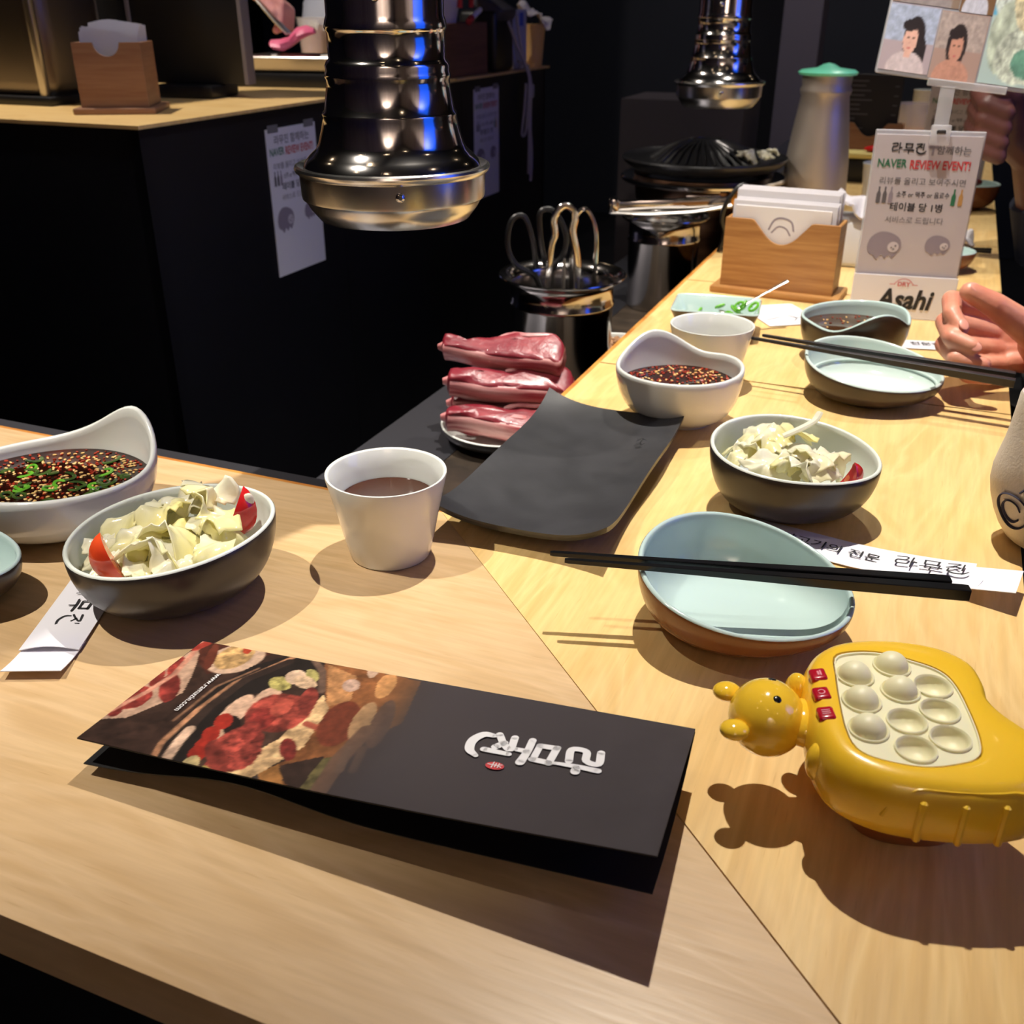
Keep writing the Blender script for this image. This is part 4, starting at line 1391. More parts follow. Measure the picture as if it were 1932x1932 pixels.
def hood(label, loc, k=1.0, tilt=(0, 0, 0)):
    h = thing('extraction_hood', label, 'hood', (loc[0], loc[1], loc[2]))
    h.rotation_euler = tilt
    mesh('duct', lathe([(r * k, z * k) for r, z in HOOD], 96, True, False), STEEL, h, sharp=60)
    mesh('duct_pipe', lathe([(.042 * k, .60 * k), (.042 * k, 2.0 - loc[2])], 48), STEEL_DARK, h, sharp=60)
    bd = mesh('band', lathe([(r * k, z * k) for r, z in BAND], 96, False, False), STEEL_BAND, h, sharp=35)
    mesh('inner_filter', lathe([(.0600 * k, .230 * k), (.0600 * k, .2335 * k)], 48), STEEL_DARK, h)
    aim = math.atan2(-loc[1], -loc[0]) + 0.06
    for r, z, s in ((.0699, .2215, 1.0), (.0422, .3480, 0.9)):
        c, s_ = math.cos(aim - (0.22 if z > .3 else 0)), math.sin(aim - (0.22 if z > .3 else 0))
        g = xf(lathe([(.0034, 0), (.0034, .0008), (.0026, .0022), (.0014, .0028), (.0013, .0020)], 18), (0, 0, 0), (0, PI / 2, 0))
        mesh('rivet', g, STEEL, bd if z < .3 else h, (r * k * c, r * k * s_, z * k), (0, 0, math.atan2(s_, c)), sharp=40)
    return h


hood('polished steel extraction hood hanging nearest the camera over the dark well', (-.0905, .800, .006))
hood('smaller-looking polished steel extraction hood farther away, above the black grill pan', (.342, 1.80, .000), 1.0)

# ================================================================== tools in the well
def bucket(label, loc, k=1.0, kz=1.0):
    b_ = thing('tool_bucket', label, 'bucket', loc)
    prof = [(.050, .003), (.051, 0), (.054, .001), (.0545, .010), (.0555, .104), (.0570, .106), (.0570, .109), (.0555, .111), (.0556, .128), (.0575, .1335), (.0675, .1395), (.0692, .1420), (.0685, .1434), (.0660, .1426), (.0570, .1370), (.0545, .130), (.0535, .100), (.0525, .008)]
    mesh('bucket_body', lathe([(r * k, z * kz) for r, z in prof], 64), STEEL_DARK, b_, sharp=50)
    return b_


b1p = AB(-.102, .550, -.09)
bucket('steel bucket of kitchen scissors and tongs standing behind the raw lamb chops', b1p, 1.14)
b2p = AB(-.083, .970, -.09)
bucket('steel bucket with tongs laid across its rim, beside the grill pan', b2p)


def at(p, x, y, z):
    return (p[0] + x, p[1] + y, p[2] + z)


tg = thing('tongs', 'steel tongs standing upright in the nearer steel bucket', 'tongs', b1p)
mesh('arm', tube(smooth_open([(-.020, -.016, .010), (-.018, -.018, .12), (-.0155, -.018, .175), (-.011, -.018, .192), (-.0125, -.018, .212), (-.002, -.018, .226), (.010, -.018, .222), (.012, -.018, .210)], 5), .0026, 8, flat=1.6), STEEL, tg)
mesh('arm', tube(smooth_open([(.022, -.018, .010), (.018, -.018, .12), (.016, -.018, .165), (.0100, -.018, .195), (.0125, -.018, .212)], 5), .0026, 8, flat=1.8), STEEL, tg)
mesh('inner_arm', tube([(.002, -.020, .010), (.000, -.020, .130), (.001, -.020, .165)], [.006, .006, .004], 8, flat=0.4), STEEL_SATIN, tg)


def scissors(label, loc, rot, spread=1.0):
    s_ = thing('scissors', label, 'scissors', loc)
    s_.rotation_euler = rot
    for q in (-1, 1):
        mesh('blade', tube([(q * .004, 0, -.02), (q * .003, 0, .09)], [.003, .007], 6, flat=0.4), STEEL_SATIN, s_)
        pts = [(q * .004, 0, .085), (q * .010, 0, .115), (q * .030 * spread, 0, .135), (q * .036 * spread, 0, .160), (q * .026 * spread, 0, .188), (q * .010 * spread, 0, .190), (q * .005, 0, .160), (q * .006, 0, .125)]
        mesh('handle', tube(smooth_open(pts, 5), .0036, 8), BLACK_PLASTIC, s_)
    return s_


scissors('black-handled kitchen scissors leaning left in the nearer steel bucket', at(b1p, -.004, .012, .030), (0.10, -0.20, 0.15), 1.0)
sl = thing('ladle', 'steel loop-handled ladle behind the tongs in the nearer bucket', 'ladle', b1p)
mesh('handle', tube(smooth_open([(.010, .01, .02), (.012, .010, .17), (.014, .010, .205), (.026, .010, .218), (.038, .010, .200), (.041, .010, .160), (.038, .010, .06)], 5), .0030, 8), STEEL_DARK, sl)

# tongs laid over the second bucket
t2 = thing('tongs', 'shiny steel tongs lying across the rim of the farther bucket', 'tongs', at(b2p, 0, 0, .147), ROT + 0.35)
mesh('arm', bar((-.075, -.006, .010), (.100, .002, .016), .014, .016, .003), STEEL, t2)
mesh('arm', tube(smooth_open([(-.085, -.014, .002), (-.03, -.024, .002), (.04, -.016, .004), (.10, -.004, .012)], 4), .007, 8, flat=0.5), STEEL_SATIN, t2)
mesh('hinge', box(.016, .026, .024, .004), STEEL, t2, (-.082, -.008, -.001))
s2 = scissors('black-handled scissors behind the bamboo napkin box, one ring showing', at(b2p, .060, -.012, .010), (0.25, 0.25, 0.5), 0.9)

# lamb chops on a plate
lp = AB(-.096, .352, -.09)
pz = Bowl(0.072, 0.072, 0, lambda th: 0.020, 0.044, (0, 0), t=0.003, belly=0.62)
pz.build('meat_plate', 'round white-rimmed plate under the raw lamb chops in the well', 'plate', lp, 0, BLACK_GLAZE, WHITE_GLAZE)
MEAT = mat('raw lamb', (124, 30, 44), 0.36, var=((188, 98, 100), 34, (.35, 1, 1.6), 5, 0.48, 0.78), bump=(90, 0.5), coat=0.15, sss=0.05)
FAT = mat('lamb fat', (204, 150, 146), 0.4, var=((150, 52, 62), 46, (.22, 1.8, 2.6), 5, 0.42, 0.62), bump=(120, 0.2), coat=0.2)
BONE = mat('rib bone', (206, 142, 140), 0.4, var=((172, 70, 76), 24, (1, 3, 3), 3, 0.4, 0.7), coat=0.2)


def chop(label, loc, rot, seed, L=0.138, eye=0.036, th=0.027):
    rnd = random.Random(seed)
    r_ = thing('lamb_chop', label, 'meat', loc)
    r_.rotation_euler = rot
    ph = [rnd.random() * 6 for _ in range(4)]
    # outline of the cut face: long rib on -x, round eye of meat on +x
    N = 14
    up = [(-L * 0.52 + L * 0.98 * t, 0.010 + 0.004 * math.sin(t * 7 + ph[0]) + (eye - 0.008) * max(0, (t - 0.45) / 0.55) ** 0.8 * (1 if t < 0.86 else max(0.15, 1 - ((t - 0.86) / 0.16) ** 2)), t) for t in np.linspace(0, 1, N)]
    dn = [(x, -0.011 - 0.003 * math.sin(t * 6 + ph[1]) - 0.006 * max(0, t - 0.5), t) for x, y, t in up][::-1]
    poly = [(x, y) for x, y, t in up] + [(x, y) for x, y, t in dn]
    poly = smooth_closed(poly, 64)
    R = []
    for q, z in ((.86, -.5), (.96, -.44), (1.0, -.25), (1.0, .25), (.96, .44), (.86, .5), (.5, .53)):
        R.append([((x - .01) * (1 - (1 - q) * 0.4) + .01, y * q, z * th * (1 + 0.12 * math.sin(x * 60 + ph[2])) + 0.0045 * noise.noise(Vector((x * 55, y * 70, seed)))) for x, y in poly])
    mesh('meat', loft(R), MEAT, r_, sharp=60)
    fat = [(x, y * 1.03, z) for x, y, z in R[3]]
    fr = []
    n = len(poly)
    k0, k1 = 30, 62
    for j in range(k0, k1):
        x, y = poly[j]
        fr.append([(x, y - .0012, -th * .40), (x, y - .0035, -th * .2), (x, y - .0038, th * .2), (x, y - .0012, th * .44), (x, y + .003, th * .46), (x, y + .003, -th * .40)])
    mesh('fat_edge', loft(fr), FAT, r_, sharp=70)
    mesh('fat_edge', tube(smooth_open([(-L * .08, .013, th * .42), (L * .04, .019, th * .49), (L * .16, eye * .55, th * .50), (L * .34, eye * .72, th * .46)], 4), [.0015, .003, .0034, .003, .0034, .003, .0032, .003, .0032, .003, .003, .0026, .0012][:13], 8, flat=.6), FAT, r_)
    mesh('rib_bone', tube(smooth_open([(-L * .565, -.003, .002), (-L * .3, .001, .003), (L * .02, .002, .004), (L * .14, .004, .002)], 4), [.0030, .0066, .0076, .0068, .0076, .0074, .0072, .0072, .0074, .0074, .0072, .0068, .004], 10, flat=1.3), BONE, r_)
    return r_


CH = [(.006, -.034, .030, 0.10, 0.10, 0.02), (.010, .004, .034, 0.0, 0.05, -0.02), (.016, .036, .036, 0.0, 0.02, -0.10), (.008, -.010, .064, 0.16, 0.10, 0.06), (.000, .014, .094, 0.24, 0.05, -0.16)]
CL = ['raw lamb chop at the bottom front of the meat pile, rib pointing left', 'raw lamb chop at the bottom middle of the meat pile', 'raw lamb chop at the bottom back of the meat pile', 'raw lamb chop in the middle layer of the meat pile', 'raw lamb chop on top of the meat pile, round red eye to the right']
for k, (x, y, z, rx, ry, rz) in enumerate(CH):
    chop(CL[k], at(lp, x + .002, y, z), (rx + 0.34, ry, rz - 0.10), 20 + k)
o = mesh('fat_piece', xf(sphere(.019, 18, 12, (1.5, .8, .75)), (0, 0, 0)), FAT, None, at(lp, .046, -.056, .032), (0.2, -0.1, 0.4))
tag(o, 'pale lump of lamb fat at the front edge of the meat plate', 'meat', None)
bb = Bowl(0.05, 0.05, 0, lambda th: 0.026, 0.03, (0, 0), belly=0.7)
bb.build('grain_dish', 'white dish of coarse brown crumbs in the well behind the nearer bucket', 'dish', AB(-.062, .660, -.09), 0, WHITE_GLAZE, WHITE_GLAZE)
rnd = random.Random(9)
gs = []
for _ in range(260):
    a, q = rnd.random() * 6.283, math.sqrt(rnd.random()) * .040
    gs.append(xf(sphere(rnd.uniform(.0022, .0036), 6, 4), (q * math.cos(a), q * math.sin(a), .020 + .010 * (1 - q / .045) + rnd.uniform(-.002, .002)), (rnd.random() * 3, 0, 0), (1.3, 1, .8)))
o = mesh('crumbs', cat(*gs), mat('brown crumbs', (150, 108, 70), 0.6), None, AB(-.062, .660, -.09))
tag(o, 'heap of coarse brown crumbs in the white dish in the well', 'crumbs', None, 'stuff')

# ================================================================== grill with domed pan
gp = AB(-.098, 1.290, -.09)
gr = thing('grill_pan', 'black domed grill pan with radial ridges under the farther hood', 'grill pan', gp)
mesh('pan', lathe([(.09, .165), (.130, .172), (.145, .184), (.1485, .190), (.147, .193), (.136, .187), (.112, .183), (.096, .188), (.070, .204), (.035, .218), (.004, .223)], 72), IRON, gr, sharp=50)
for k in range(36):
    a = 2 * PI * k / 36
    pts = [(r * math.cos(a + r * 2.0), r * math.sin(a + r * 2.0), z) for r, z in ((.098, .188), (.085, .196), (.070, .2055), (.050, .2135), (.028, .2205))]
    mesh('ridge', tube(pts, [.002, .003, .003, .0026, .0016], 6), IRON, gr)
br = thing('brazier', 'round steel and brown brazier carrying the black grill pan', 'grill', gp)
mesh('rim_ring', lathe([(.118, .150), (.144, .150), (.1490, .154), (.1495, .1575), (.146, .1600), (.118, .154)], 72), STEEL, br, sharp=40)
mesh('drum', lathe([(.070, 0), (.074, .002), (.080, .06), (.086, .092), (.120, .118), (.126, .163), (.116, .163), (.07, .09)], 64), mat('heat-browned steel', (128, 96, 74), 0.28, 0.9, var=((70, 52, 44), 9, (1, 1, 4), 4)), br, sharp=50)
mesh('vent_plate', box(.060, .006, .016, .001), STEEL, br, (-.020, -.128, .128))
mesh('vent_tab', box(.018, .010, .018, .001), mat('brass tab', (206, 150, 70), 0.3, 1.0), br, (.036, -.126, .128))
for k, (x, y, z, s_, lab) in enumerate(((.062, -.060, .206, .020, 'pale onion piece frying on the front right of the grill pan'), (.100, -.050, .204, .019, 'pale onion piece at the right rim of the grill pan'), (.118, -.022, .206, .014, 'curled pale onion piece farthest right on the grill pan'))):
    o = mesh('onion_piece', leaf(60 + k, s_, 0.6), CABBAGE_W, None, at(gp, x, y, z), (0.3, 0.1, k), sharp=0, solid=0.003)
    tag(o, lab, 'onion')
# second, farther grill base hidden behind it is left out: nothing of it shows

# ================================================================== bamboo napkin boxes
def napkin_box(label, nlabel, loc, rz, m, W=.148, D=.050, H=.098, napkins=True, notch='wide'):
    r_ = thing('napkin_box', label, 'napkin box', loc, rz)
    mesh('base', box(W + .022, D + .022, .009, .002), m, r_, sharp=30)
    t = .005
    # front with the scooped notch
    top = []
    for x in np.linspace(-W / 2, W / 2, 41):
        if notch == 'wide':
            ax = abs(x)
            d = 0.030 * (1 - (ax / .026) ** 2) * 0.55 + .0135 if ax < .026 else (.0135 * max(0, 1 - (ax - .026) / .012) if ax < .038 else 0)
        else:
            d = math.sqrt(max(0, .019 ** 2 - x * x))
        top.append((x, H - d))
    poly = [(-W / 2, .009), (W / 2, .009)] + [(x, z) for x, z in top[::-1]]
    n = len(poly)
    V = [(x, -D / 2, z) for x, z in poly] + [(x, -D / 2 + t, z) for x, z in poly]
    F = [tuple(range(n)), tuple(range(n, 2 * n))[::-1]] + [(i, (i + 1) % n, n + (i + 1) % n, n + i) for i in range(n)]
    mesh('front_board', (V, F), m, r_, sharp=30)
    mesh('back_board', box(W, t, H - .009, .0008, 1, (0, D / 2 - t / 2, .009)), m, r_, sharp=30)
    for s_ in (-1, 1):
        mesh('side_board', box(t, D - 2 * t, H - .009, .0008, 1, (s_ * (W / 2 - t / 2), 0, .009)), m, r_, sharp=30)
    return r_


nb = AB(.1305, .765, 0)
nrot = math.radians(-26)
napkin_box('bamboo napkin box with a scooped front beside the upright sign on the bar', '', nb, nrot, BAMBOO)
for k in range(9):
    y = -.0132 + k * .0036
    hgt = .104 + (.018 if k > 2 else .006) + .0012 * (k % 3)
    W2 = .134
    o = mesh('napkin', box(W2 - .002 * (k % 2), .0034, hgt, .0012, 2), TISSUE, None, tf(nb, nrot, (.001 * (k % 3 - 1), y, .010)), (0, 0, nrot), sharp=30)
    tag(o, 'folded white paper napkin standing in the near bamboo box', 'napkin', 'napkins in the near bamboo box')
o = mesh('napkin', box(.124, .0016, .104, .0006, 1), mat('printed napkin', (226, 222, 222), 0.7), None, tf(nb, nrot, (-.002, -.0165, .010)), (0, 0, nrot), sharp=30)
tag(o, 'front white napkin with a faint grey emblem in the notch of the near bamboo box', 'napkin', None)
em = cat(ribbon([(-.016, -.006), (-.010, .006), (0, .009), (.012, .005), (.016, -.006)], .0022), ribbon([(-.012, -.010), (-.004, -.002), (.006, -.004), (.012, -.012)], .0018))
mesh('emblem', xf(em, (0, -.0010, .082), (PI / 2, 0, 0)), INK_LILAC, o, sharp=0)

# ================================================================== upright sign in a clear stand
def sheep(parent, M, s_, m1, m2):
    g1 = [(s_ * x, s_ * y, 0) for x, y in smooth_closed([(-1.0, -.1), (-.85, .45), (-.4, .8), (.2, .8), (.8, .5), (.98, 0), (.8, -.4), (.55, -.72), (.35, -.55), (.1, -.78), (-.1, -.55), (-.35, -.85), (-.6, -.6), (-.85, -.5)], 40)]
    mesh('printed_animal', ([tuple(M @ Vector(p)) for p in g1], [tuple(range(40))]), m1, parent, sharp=0)
    g2 = [(s_ * (.52 + .33 * math.cos(t * PI / 12)), s_ * (-.06 + .32 * math.sin(t * PI / 12)), .0003) for t in range(24)]
    mesh('printed_face', ([tuple(M @ Vector(p)) for p in g2], [tuple(range(24))]), m2, parent, sharp=0)
    gd = cat(*[([(s_ * (cx + .05 * math.cos(t * PI / 5)), s_ * (cy + .06 * math.sin(t * PI / 5)), .0006) for t in range(10)], [tuple(range(10))]) for cx, cy in ((.42, -.10), (.64, .02), (.55, -.18))])
    mesh('printed_eyes', ([tuple(M @ Vector(p)) for p in gd[0]], gd[1]), INK_GREY, parent, sharp=0)


def bottle_print(parent, M, x, y, h, m):
    g = [(x + h * px, y + h * py, 0) for px, py in ((-.13, -.5), (.13, -.5), (.13, .05), (.05, .25), (.05, .5), (-.05, .5), (-.05, .25), (-.13, .05))]
    mesh('printed_bottle', ([tuple(M @ Vector(p)) for p in g], [tuple(range(8))]), m, parent, sharp=0)


def event_print(parent, W, H, z0, full=True, y=-.0022, asahi=True):
    """the review event notice, on the front face (-y) of a sheet W x H whose bottom is at z0"""
    M = Matrix(((1, 0, 0, 0), (0, 0, -1, y), (0, 1, 0, 0), (0, 0, 0, 1)))
    k = W / .118

    def tl(s, x, f, size, m, b=0.0, sx=1.0):
        letters(s, size * k, m, parent, M @ Matrix.Translation((x * k, z0 + H * f, 0)), b, sx=sx)
    if full:
        for q, g in enumerate(logo_strokes(0.15)):
            V = [tuple(M @ Vector((v[0] * .0105 * k + (-.040 + q * .0135) * k, v[1] * .0105 * k + z0 + H * .905, 0))) for v in g[0]]
            mesh('lettering', (V, g[1]), INK, parent, sharp=0)
        g = cat(ribbon([(0.001, .010), (.005, .010), (.009, .010)], .004), ribbon([(.005, .010), (.005, .001)], .0026))
        mesh('printed_cup', ([tuple(M @ Vector((v[0] * k + .001 * k, v[1] * k + z0 + H * .893, 0))) for v in g[0]], g[1]), INK_LILAC, parent, sharp=0)
        tl('함께하는', .029, .905, .0105, INK_GREY, 0.01)
    else:
        tl('라무진 함께하는', 0, .90, .0125, INK_GREY, .012)
    tl('NAVER', -.0375, .825, .0132, INK_GREEN, .022, 0.80)
    tl('REVIEW EVENT!', .0165, .820, .0140, INK_RED, .026, 0.69)
    tl('리뷰를 올리고 보여주시면', 0, .735, .0092, INK_GREY, 0.0)
    tl('소주 or 맥주 or 음료수', .003, .665, .0080, INK, .008, .80)
    for x, m in ((-.047, INK_GREY), (-.040, INK_GREY), (-.033, INK_LILAC), (.038, INK_GREEN), (.046, mat('amber ink', (186, 140, 80), .6))):
        bottle_print(parent, M, x * k, z0 + H * .672, .019 * k, m)
    tl('테이블 당 1병', -.002, .590, .0108, INK, .016)
    tl('서비스로 드립니다', -.002, .520, .0088, INK_GREY, 0.0)
    sheep(parent, M @ Matrix.Translation((-.031 * k, z0 + H * .385, 0)), .020 * k, INK_LILAC, mat('pale ink', (206, 198, 204), .6))
    sheep(parent, M @ Matrix.Translation((.030 * k, z0 + H * .40, 0)), .0145 * k, INK_LILAC, MATS['pale ink'])


sg = AB(.289, .700, 0)
srot = math.radians(-15)
st = thing('event_sign', 'clear stand with an upright white review event notice above a lower beer logo panel', 'sign', sg, srot)
mesh('stand_back', box(.1200, .0030, .2160, .001, 1, (0, .0030, .003)), mat('clear stand plastic', (226, 226, 232), 0.08, alpha=0.45, coat=0.5), st, sharp=30)
mesh('foot', box(.1200, .070, .0030, .001, 1, (0, .030, 0)), MATS['clear stand plastic'], st, sharp=30)
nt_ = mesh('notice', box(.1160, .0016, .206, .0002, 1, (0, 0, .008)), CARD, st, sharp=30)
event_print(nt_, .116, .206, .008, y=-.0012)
pn = mesh('logo_panel', box(.1200, .0012, .0530, .0003, 1, (0, -.0042, .0)), PAPER, st, sharp=30)
MA = Matrix(((1, 0, 0, .002), (0, 0, -1, -.0054), (0, 1, 0, .0135), (0, 0, 0, 1)))
letters('Asahi', .0330, INK, pn, MA, .030, 0.22, sx=0.86)
MD = Matrix(((1, 0, 0, -.001), (0, 0, -1, -.0054), (0, 1, 0, .0405), (0, 0, 0, 1)))
letters('DRY', .0075, INK_RED, pn, MD, .02)
g = cat(ribbon([(-.011, .0025), (-.006, .0075), (0, .0090), (.006, .0075), (.011, .0025)], .0007), ribbon([(-.016, .002), (-.010, .002)], .0007), ribbon([(.010, .002), (.016, .002)], .0007))
mesh('red_arc', ([tuple(MD @ Vector(v)) for v in g[0]], g[1]), INK_RED, pn, sharp=0)

# clear clip on the sign's top edge holding a board of photographs
cl = thing('clear_clip', 'small clear plastic clip gripping the top edge of the upright sign', 'clip', tf(sg, srot, (.010, .0, .212)), srot)
mesh('jaw', box(.022, .010, .022, .002, 2, (0, -.004, -.008)), ACRYLIC, cl, sharp=30)
mesh('stem', box(.016, .005, .050, .0015, 2, (0, .004, .004)), ACRYLIC, cl, sharp=30)
mesh('spring', box(.010, .003, .005, .001, 1, (0, -.010, .004)), STEEL_DARK, cl, sharp=30)
mesh('rail', box(.085, .006, .008, .001, 1, (.014, .004, .052)), ACRYLIC, cl, (0, 0, 0), (0, 0.10, 0), sharp=30)
pbp = tf(sg, srot, (.026, .006, .268))
pb = thing('photo_board', 'clear board holding four portrait photos and a pale blue illustrated card above the sign', 'photo board', pbp)
pb.rotation_euler = (math.radians(-14), math.radians(7), math.radians(-9))
mesh('clear_board', box(.198, .004, .150, .003, 2, (.0, .0016, 0)), MATS['clear stand plastic'], pb, sharp=30)


def portrait(bg, hair, shirt, cx=.5, top=(200, 190, 186), face=(222, 176, 158), side=.0):
    return [('P', [(0, .45), (1, .45), (1, 1), (0, 1)], top, .15), ('E', cx - side, .52, .21, 0, 0, .33, hair, .12), ('E', cx - side * 3, .30, .17, 0, 0, .30, hair, .12),
            ('E', cx, .02, .40, 0, 0, .30, shirt, .1), ('P', [(cx - .06, .22), (cx + .06, .22), (cx + .06, .36), (cx - .06, .36)], face, 0),
            ('E', cx, .48, .145, 0, 0, .22, face, .05), ('E', cx - .04, .70, .17, .03, -.03, .09, hair, .05),
            ('E', cx - .055, .51, .024, 0, 0, .014, (84, 60, 56), 0), ('E', cx + .055, .51, .024, 0, 0, .014, (84, 60, 56), 0), ('E', cx, .36, .034, 0, 0, .012, (196, 100, 100), 0), ('E', cx, .43, .012, 0, 0, .02, (204, 150, 136), 0)]


PM = print_mat('photo print', 0.35)
PH = [('lower left', -.097, .004, .055, .070, portrait((0, 0, 0), (40, 34, 36), (206, 190, 190), .52, (166, 176, 196), side=-.06), (176, 160, 164)),
      ('lower right', -.041, .002, .052, .070, portrait((0, 0, 0), (44, 36, 36), (190, 140, 120), .45, (172, 156, 148), (200, 146, 124)), (170, 142, 130)),
      ('upper left', -.097, .075, .072, .070, portrait((0, 0, 0), (130, 112, 100), (150, 140, 138), .5, (120, 96, 78), (206, 176, 164)), (140, 120, 104)),
      ('upper right', -.024, .073, .036, .072, portrait((0, 0, 0), (116, 78, 48), (196, 196, 206), .45, (126, 92, 60), (206, 160, 136)), (120, 90, 62))]
for nm, x, z, w_, h_, ft, base in PH:
    im = paint(40, 40, base, ft, 1.0)
    printed('photo', 40, 40, lambda u, v, x=x, z=z, w_=w_, h_=h_: (x + w_ * u, -.0010, z + h_ * v), im, PM, pb)
ill = [('P', [(0, .5), (1, .5), (1, 1), (0, 1)], (100, 170, 200), .15), ('E', .2, .70, .24, .05, -.1, .30, (196, 206, 196), .3), ('E', .30, .35, .30, 0, 0, .30, (180, 190, 170), .3), ('E', .55, .25, .40, .1, -.1, .22, (196, 204, 186), .4),
       ('E', .42, .62, .16, .05, -.1, .22, (206, 196, 160), .3), ('E', .60, .18, .22, 0, 0, .12, (96, 140, 120), .3), ('E', .72, .55, .14, .1, -.06, .10, (214, 214, 206), .3), ('L', [(.62, .30), (.74, .55), (.86, .60), (.94, .45)], .02, (110, 96, 100), .1), ('E', .86, .24, .09, 0, 0, .20, (206, 200, 202), .2)]
im = paint(60, 60, (176, 196, 190), ill, 1.0)
printed('illustrated_card', 60, 60, lambda u, v: (.013 + .080 * u, -.0012, .004 + .140 * v), im, PM, pb)

# ================================================================== thermos jug
tp = AB(.090, 1.378, 0)
th_ = thing('thermos_jug', 'tall tapered steel water jug with a mint green lid brightened as if lit through behind the napkin box', 'jug', tp)
mesh('jug_body', lathe([(.054, 0), (.0585, .001), (.0595, .006), (.0590, .030), (.0560, .090), (.0500, .140), (.0445, .180), (.0415, .202), (.0440, .208), (.0445, .213), (.0415, .219), (.0425, .226), (.0430, .236)], 64), mat('satin jug steel', (204, 194, 182), .44, .75, bump=(300, .05, (1, 1, .02))), th_, sharp=50)
mesh('lid', lathe([(.043, .236), (.0495, .237), (.0515, .241), (.046, .245), (.020, .2485), (.010, .254), (.001, .256)], 48), MINT_LIT, th_, sharp=50)

# ================================================================== farther along the bar
fb = AB(.128, 2.05, 0)
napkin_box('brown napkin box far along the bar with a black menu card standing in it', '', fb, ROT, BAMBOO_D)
mb = thing('menu_card', 'tall black menu card with white lines of text standing in the far napkin box', 'menu', tf(fb, ROT, (0, 0, .012)), ROT)
mesh('card', box(.125, .005, .190, .0005, 1, (-.004, 0, 0)), mat('black card', (28, 27, 30), .6), mb, sharp=30)
rnd = random.Random(3)
for k in range(15):
    z = .030 + k * .0103
    w_ = rnd.uniform(.022, .056)
    mesh('text_line', box(w_, .0006, .0026, 0, 1, (-.062 + w_ / 2, -.0030, z)), INK_GREY, mb, sharp=0)
    if k % 2:
        mesh('price', box(.010, .0006, .0024, 0, 1, (.046, -.0030, z)), INK_GREY, mb, sharp=0)


def plain(name, label, cat_, prof, m, loc, n=40, group=None):
    o = mesh(name, lathe(prof, n), m, None, loc, sharp=50)
    return tag(o, label, cat_, group)


TALL = [(.026, 0), (.028, .001), (.036, .082), (.0375, .090), (.0355, .0905), (.034, .084), (.0265, .006)]
plain('water_cup', 'white tapered cup behind the left edge of the upright sign', 'cup', TALL, WHITE_GLAZE, AB(.206, 1.41, 0))
plain('paper_cup', 'stack of white paper cups far along the bar right of the black menu card', 'cup', [(.026, 0), (.027, .001), (.034, .080), (.036, .082), (.036, .13), (.038, .134), (.034, .134)], WHITE_GLAZE, AB(.225, 2.62, 0))
plain('paper_cup', 'single white paper cup far along the bar, seen through the clear clip', 'cup', TALL, WHITE_GLAZE, AB(.300, 2.45, 0))
plain('white_saucer', 'small white dish right above the sign, far along the bar', 'dish', [(.03, 0), (.034, .001), (.062, .022), (.0635, .024), (.060, .023), (.03, .006)], WHITE_GLAZE, AB(.265, 2.02, 0))
o = mesh('glass_pitcher', cat(lathe([(.040, 0), (.044, .002), (.046, .12), (.048, .125), (.044, .125), (.042, .006)], 32), tube(smooth_open([(-.045, 0, .11), (-.085, 0, .105), (-.085, 0, .04), (-.044, 0, .03)], 5), .005, 8)), ACRYLIC, None, AB(.215, 2.28, 0), (0, 0, ROT))
tag(o, 'clear pitcher of orange drink far along the bar', 'pitcher')
plain('orange_drink', 'orange drink filling the clear pitcher', 'drink', [(.0405, .0065), (.0415, .066), (.001, .066)], mat('orange drink', (226, 150, 40), .1), AB(.215, 2.28, 0), 32)
tb = thing('tissue_tub', 'white plastic tub of crumpled tissue behind the bamboo box', 'tub', AB(.205, .985, 0), ROT)
mesh('tub', box(.085, .070, .070, .008, 3), mat('frosted plastic', (206, 208, 214), .4), tb, sharp=40)
o = mesh('tissue', leaf(91, .046, .2, .3), TISSUE, None, AB(.205, .985, .092), (0.1, 0.1, .4), sharp=0, solid=.003)
tag(o, 'crumpled white tissue on top of the white tub', 'tissue')
yd = thing('fruit_tray', 'pale yellow tray with a red slice on it beyond the water cup', 'tray', AB(.155, 1.80, 0), ROT)
mesh('tray', box(.150, .060, .012, .005, 2, (0, 0, .050)), mat('pale yellow', (222, 206, 130), .4), yd, sharp=30)
mesh('tray_stand', box(.120, .045, .050, .004, 2), BLACK_PLASTIC, yd, sharp=30)
o = mesh('red_slice', xf(sphere(.018, 14, 8, (1.6, .8, .4))), TOMATO_R, None, AB(.165, 1.80, .069))
tag(o, 'red slice on the pale yellow tray', 'food')
o = mesh('cooked_meat', leaf(31, .026, .4), mat('browned meat', (166, 96, 60), .4, var=((110, 58, 34), 40, (1, 1, 1), 3)), None, AB(.110, 1.55, .012), (0.2, 0.1, 0), sharp=0, solid=.006)
tag(o, 'browned piece of meat right of the steel jug', 'meat')
bR = Bowl(0.056, 0.050, 0.0, lambda th: 0.046, 0.028, (0, 0), belly=0.74)
bR.build('side_bowl', 'brown glazed bowl at the right edge of the bar beyond the sign', 'bowl', AB(.355, 1.54, 0), ROT, mat('chestnut glaze', (120, 72, 46), .25), CELADON)
o = mesh('chili_piece', xf(sphere(.012, 12, 8, (1.5, .8, .6))), mat('dark red chili', (92, 30, 30), .3), None, AB(.362, 1.535, .048))
tag(o, 'dark red morsel on the rim of the chestnut bowl', 'food')
o = mesh('napkin', leaf(77, .040, .15, .25), TISSUE, None, AB(.345, 1.185, .012), (0.05, 0.05, 1), sharp=0, solid=.0015)
tag(o, 'crumpled white napkin on the bar just right of the sign', 'napkin')
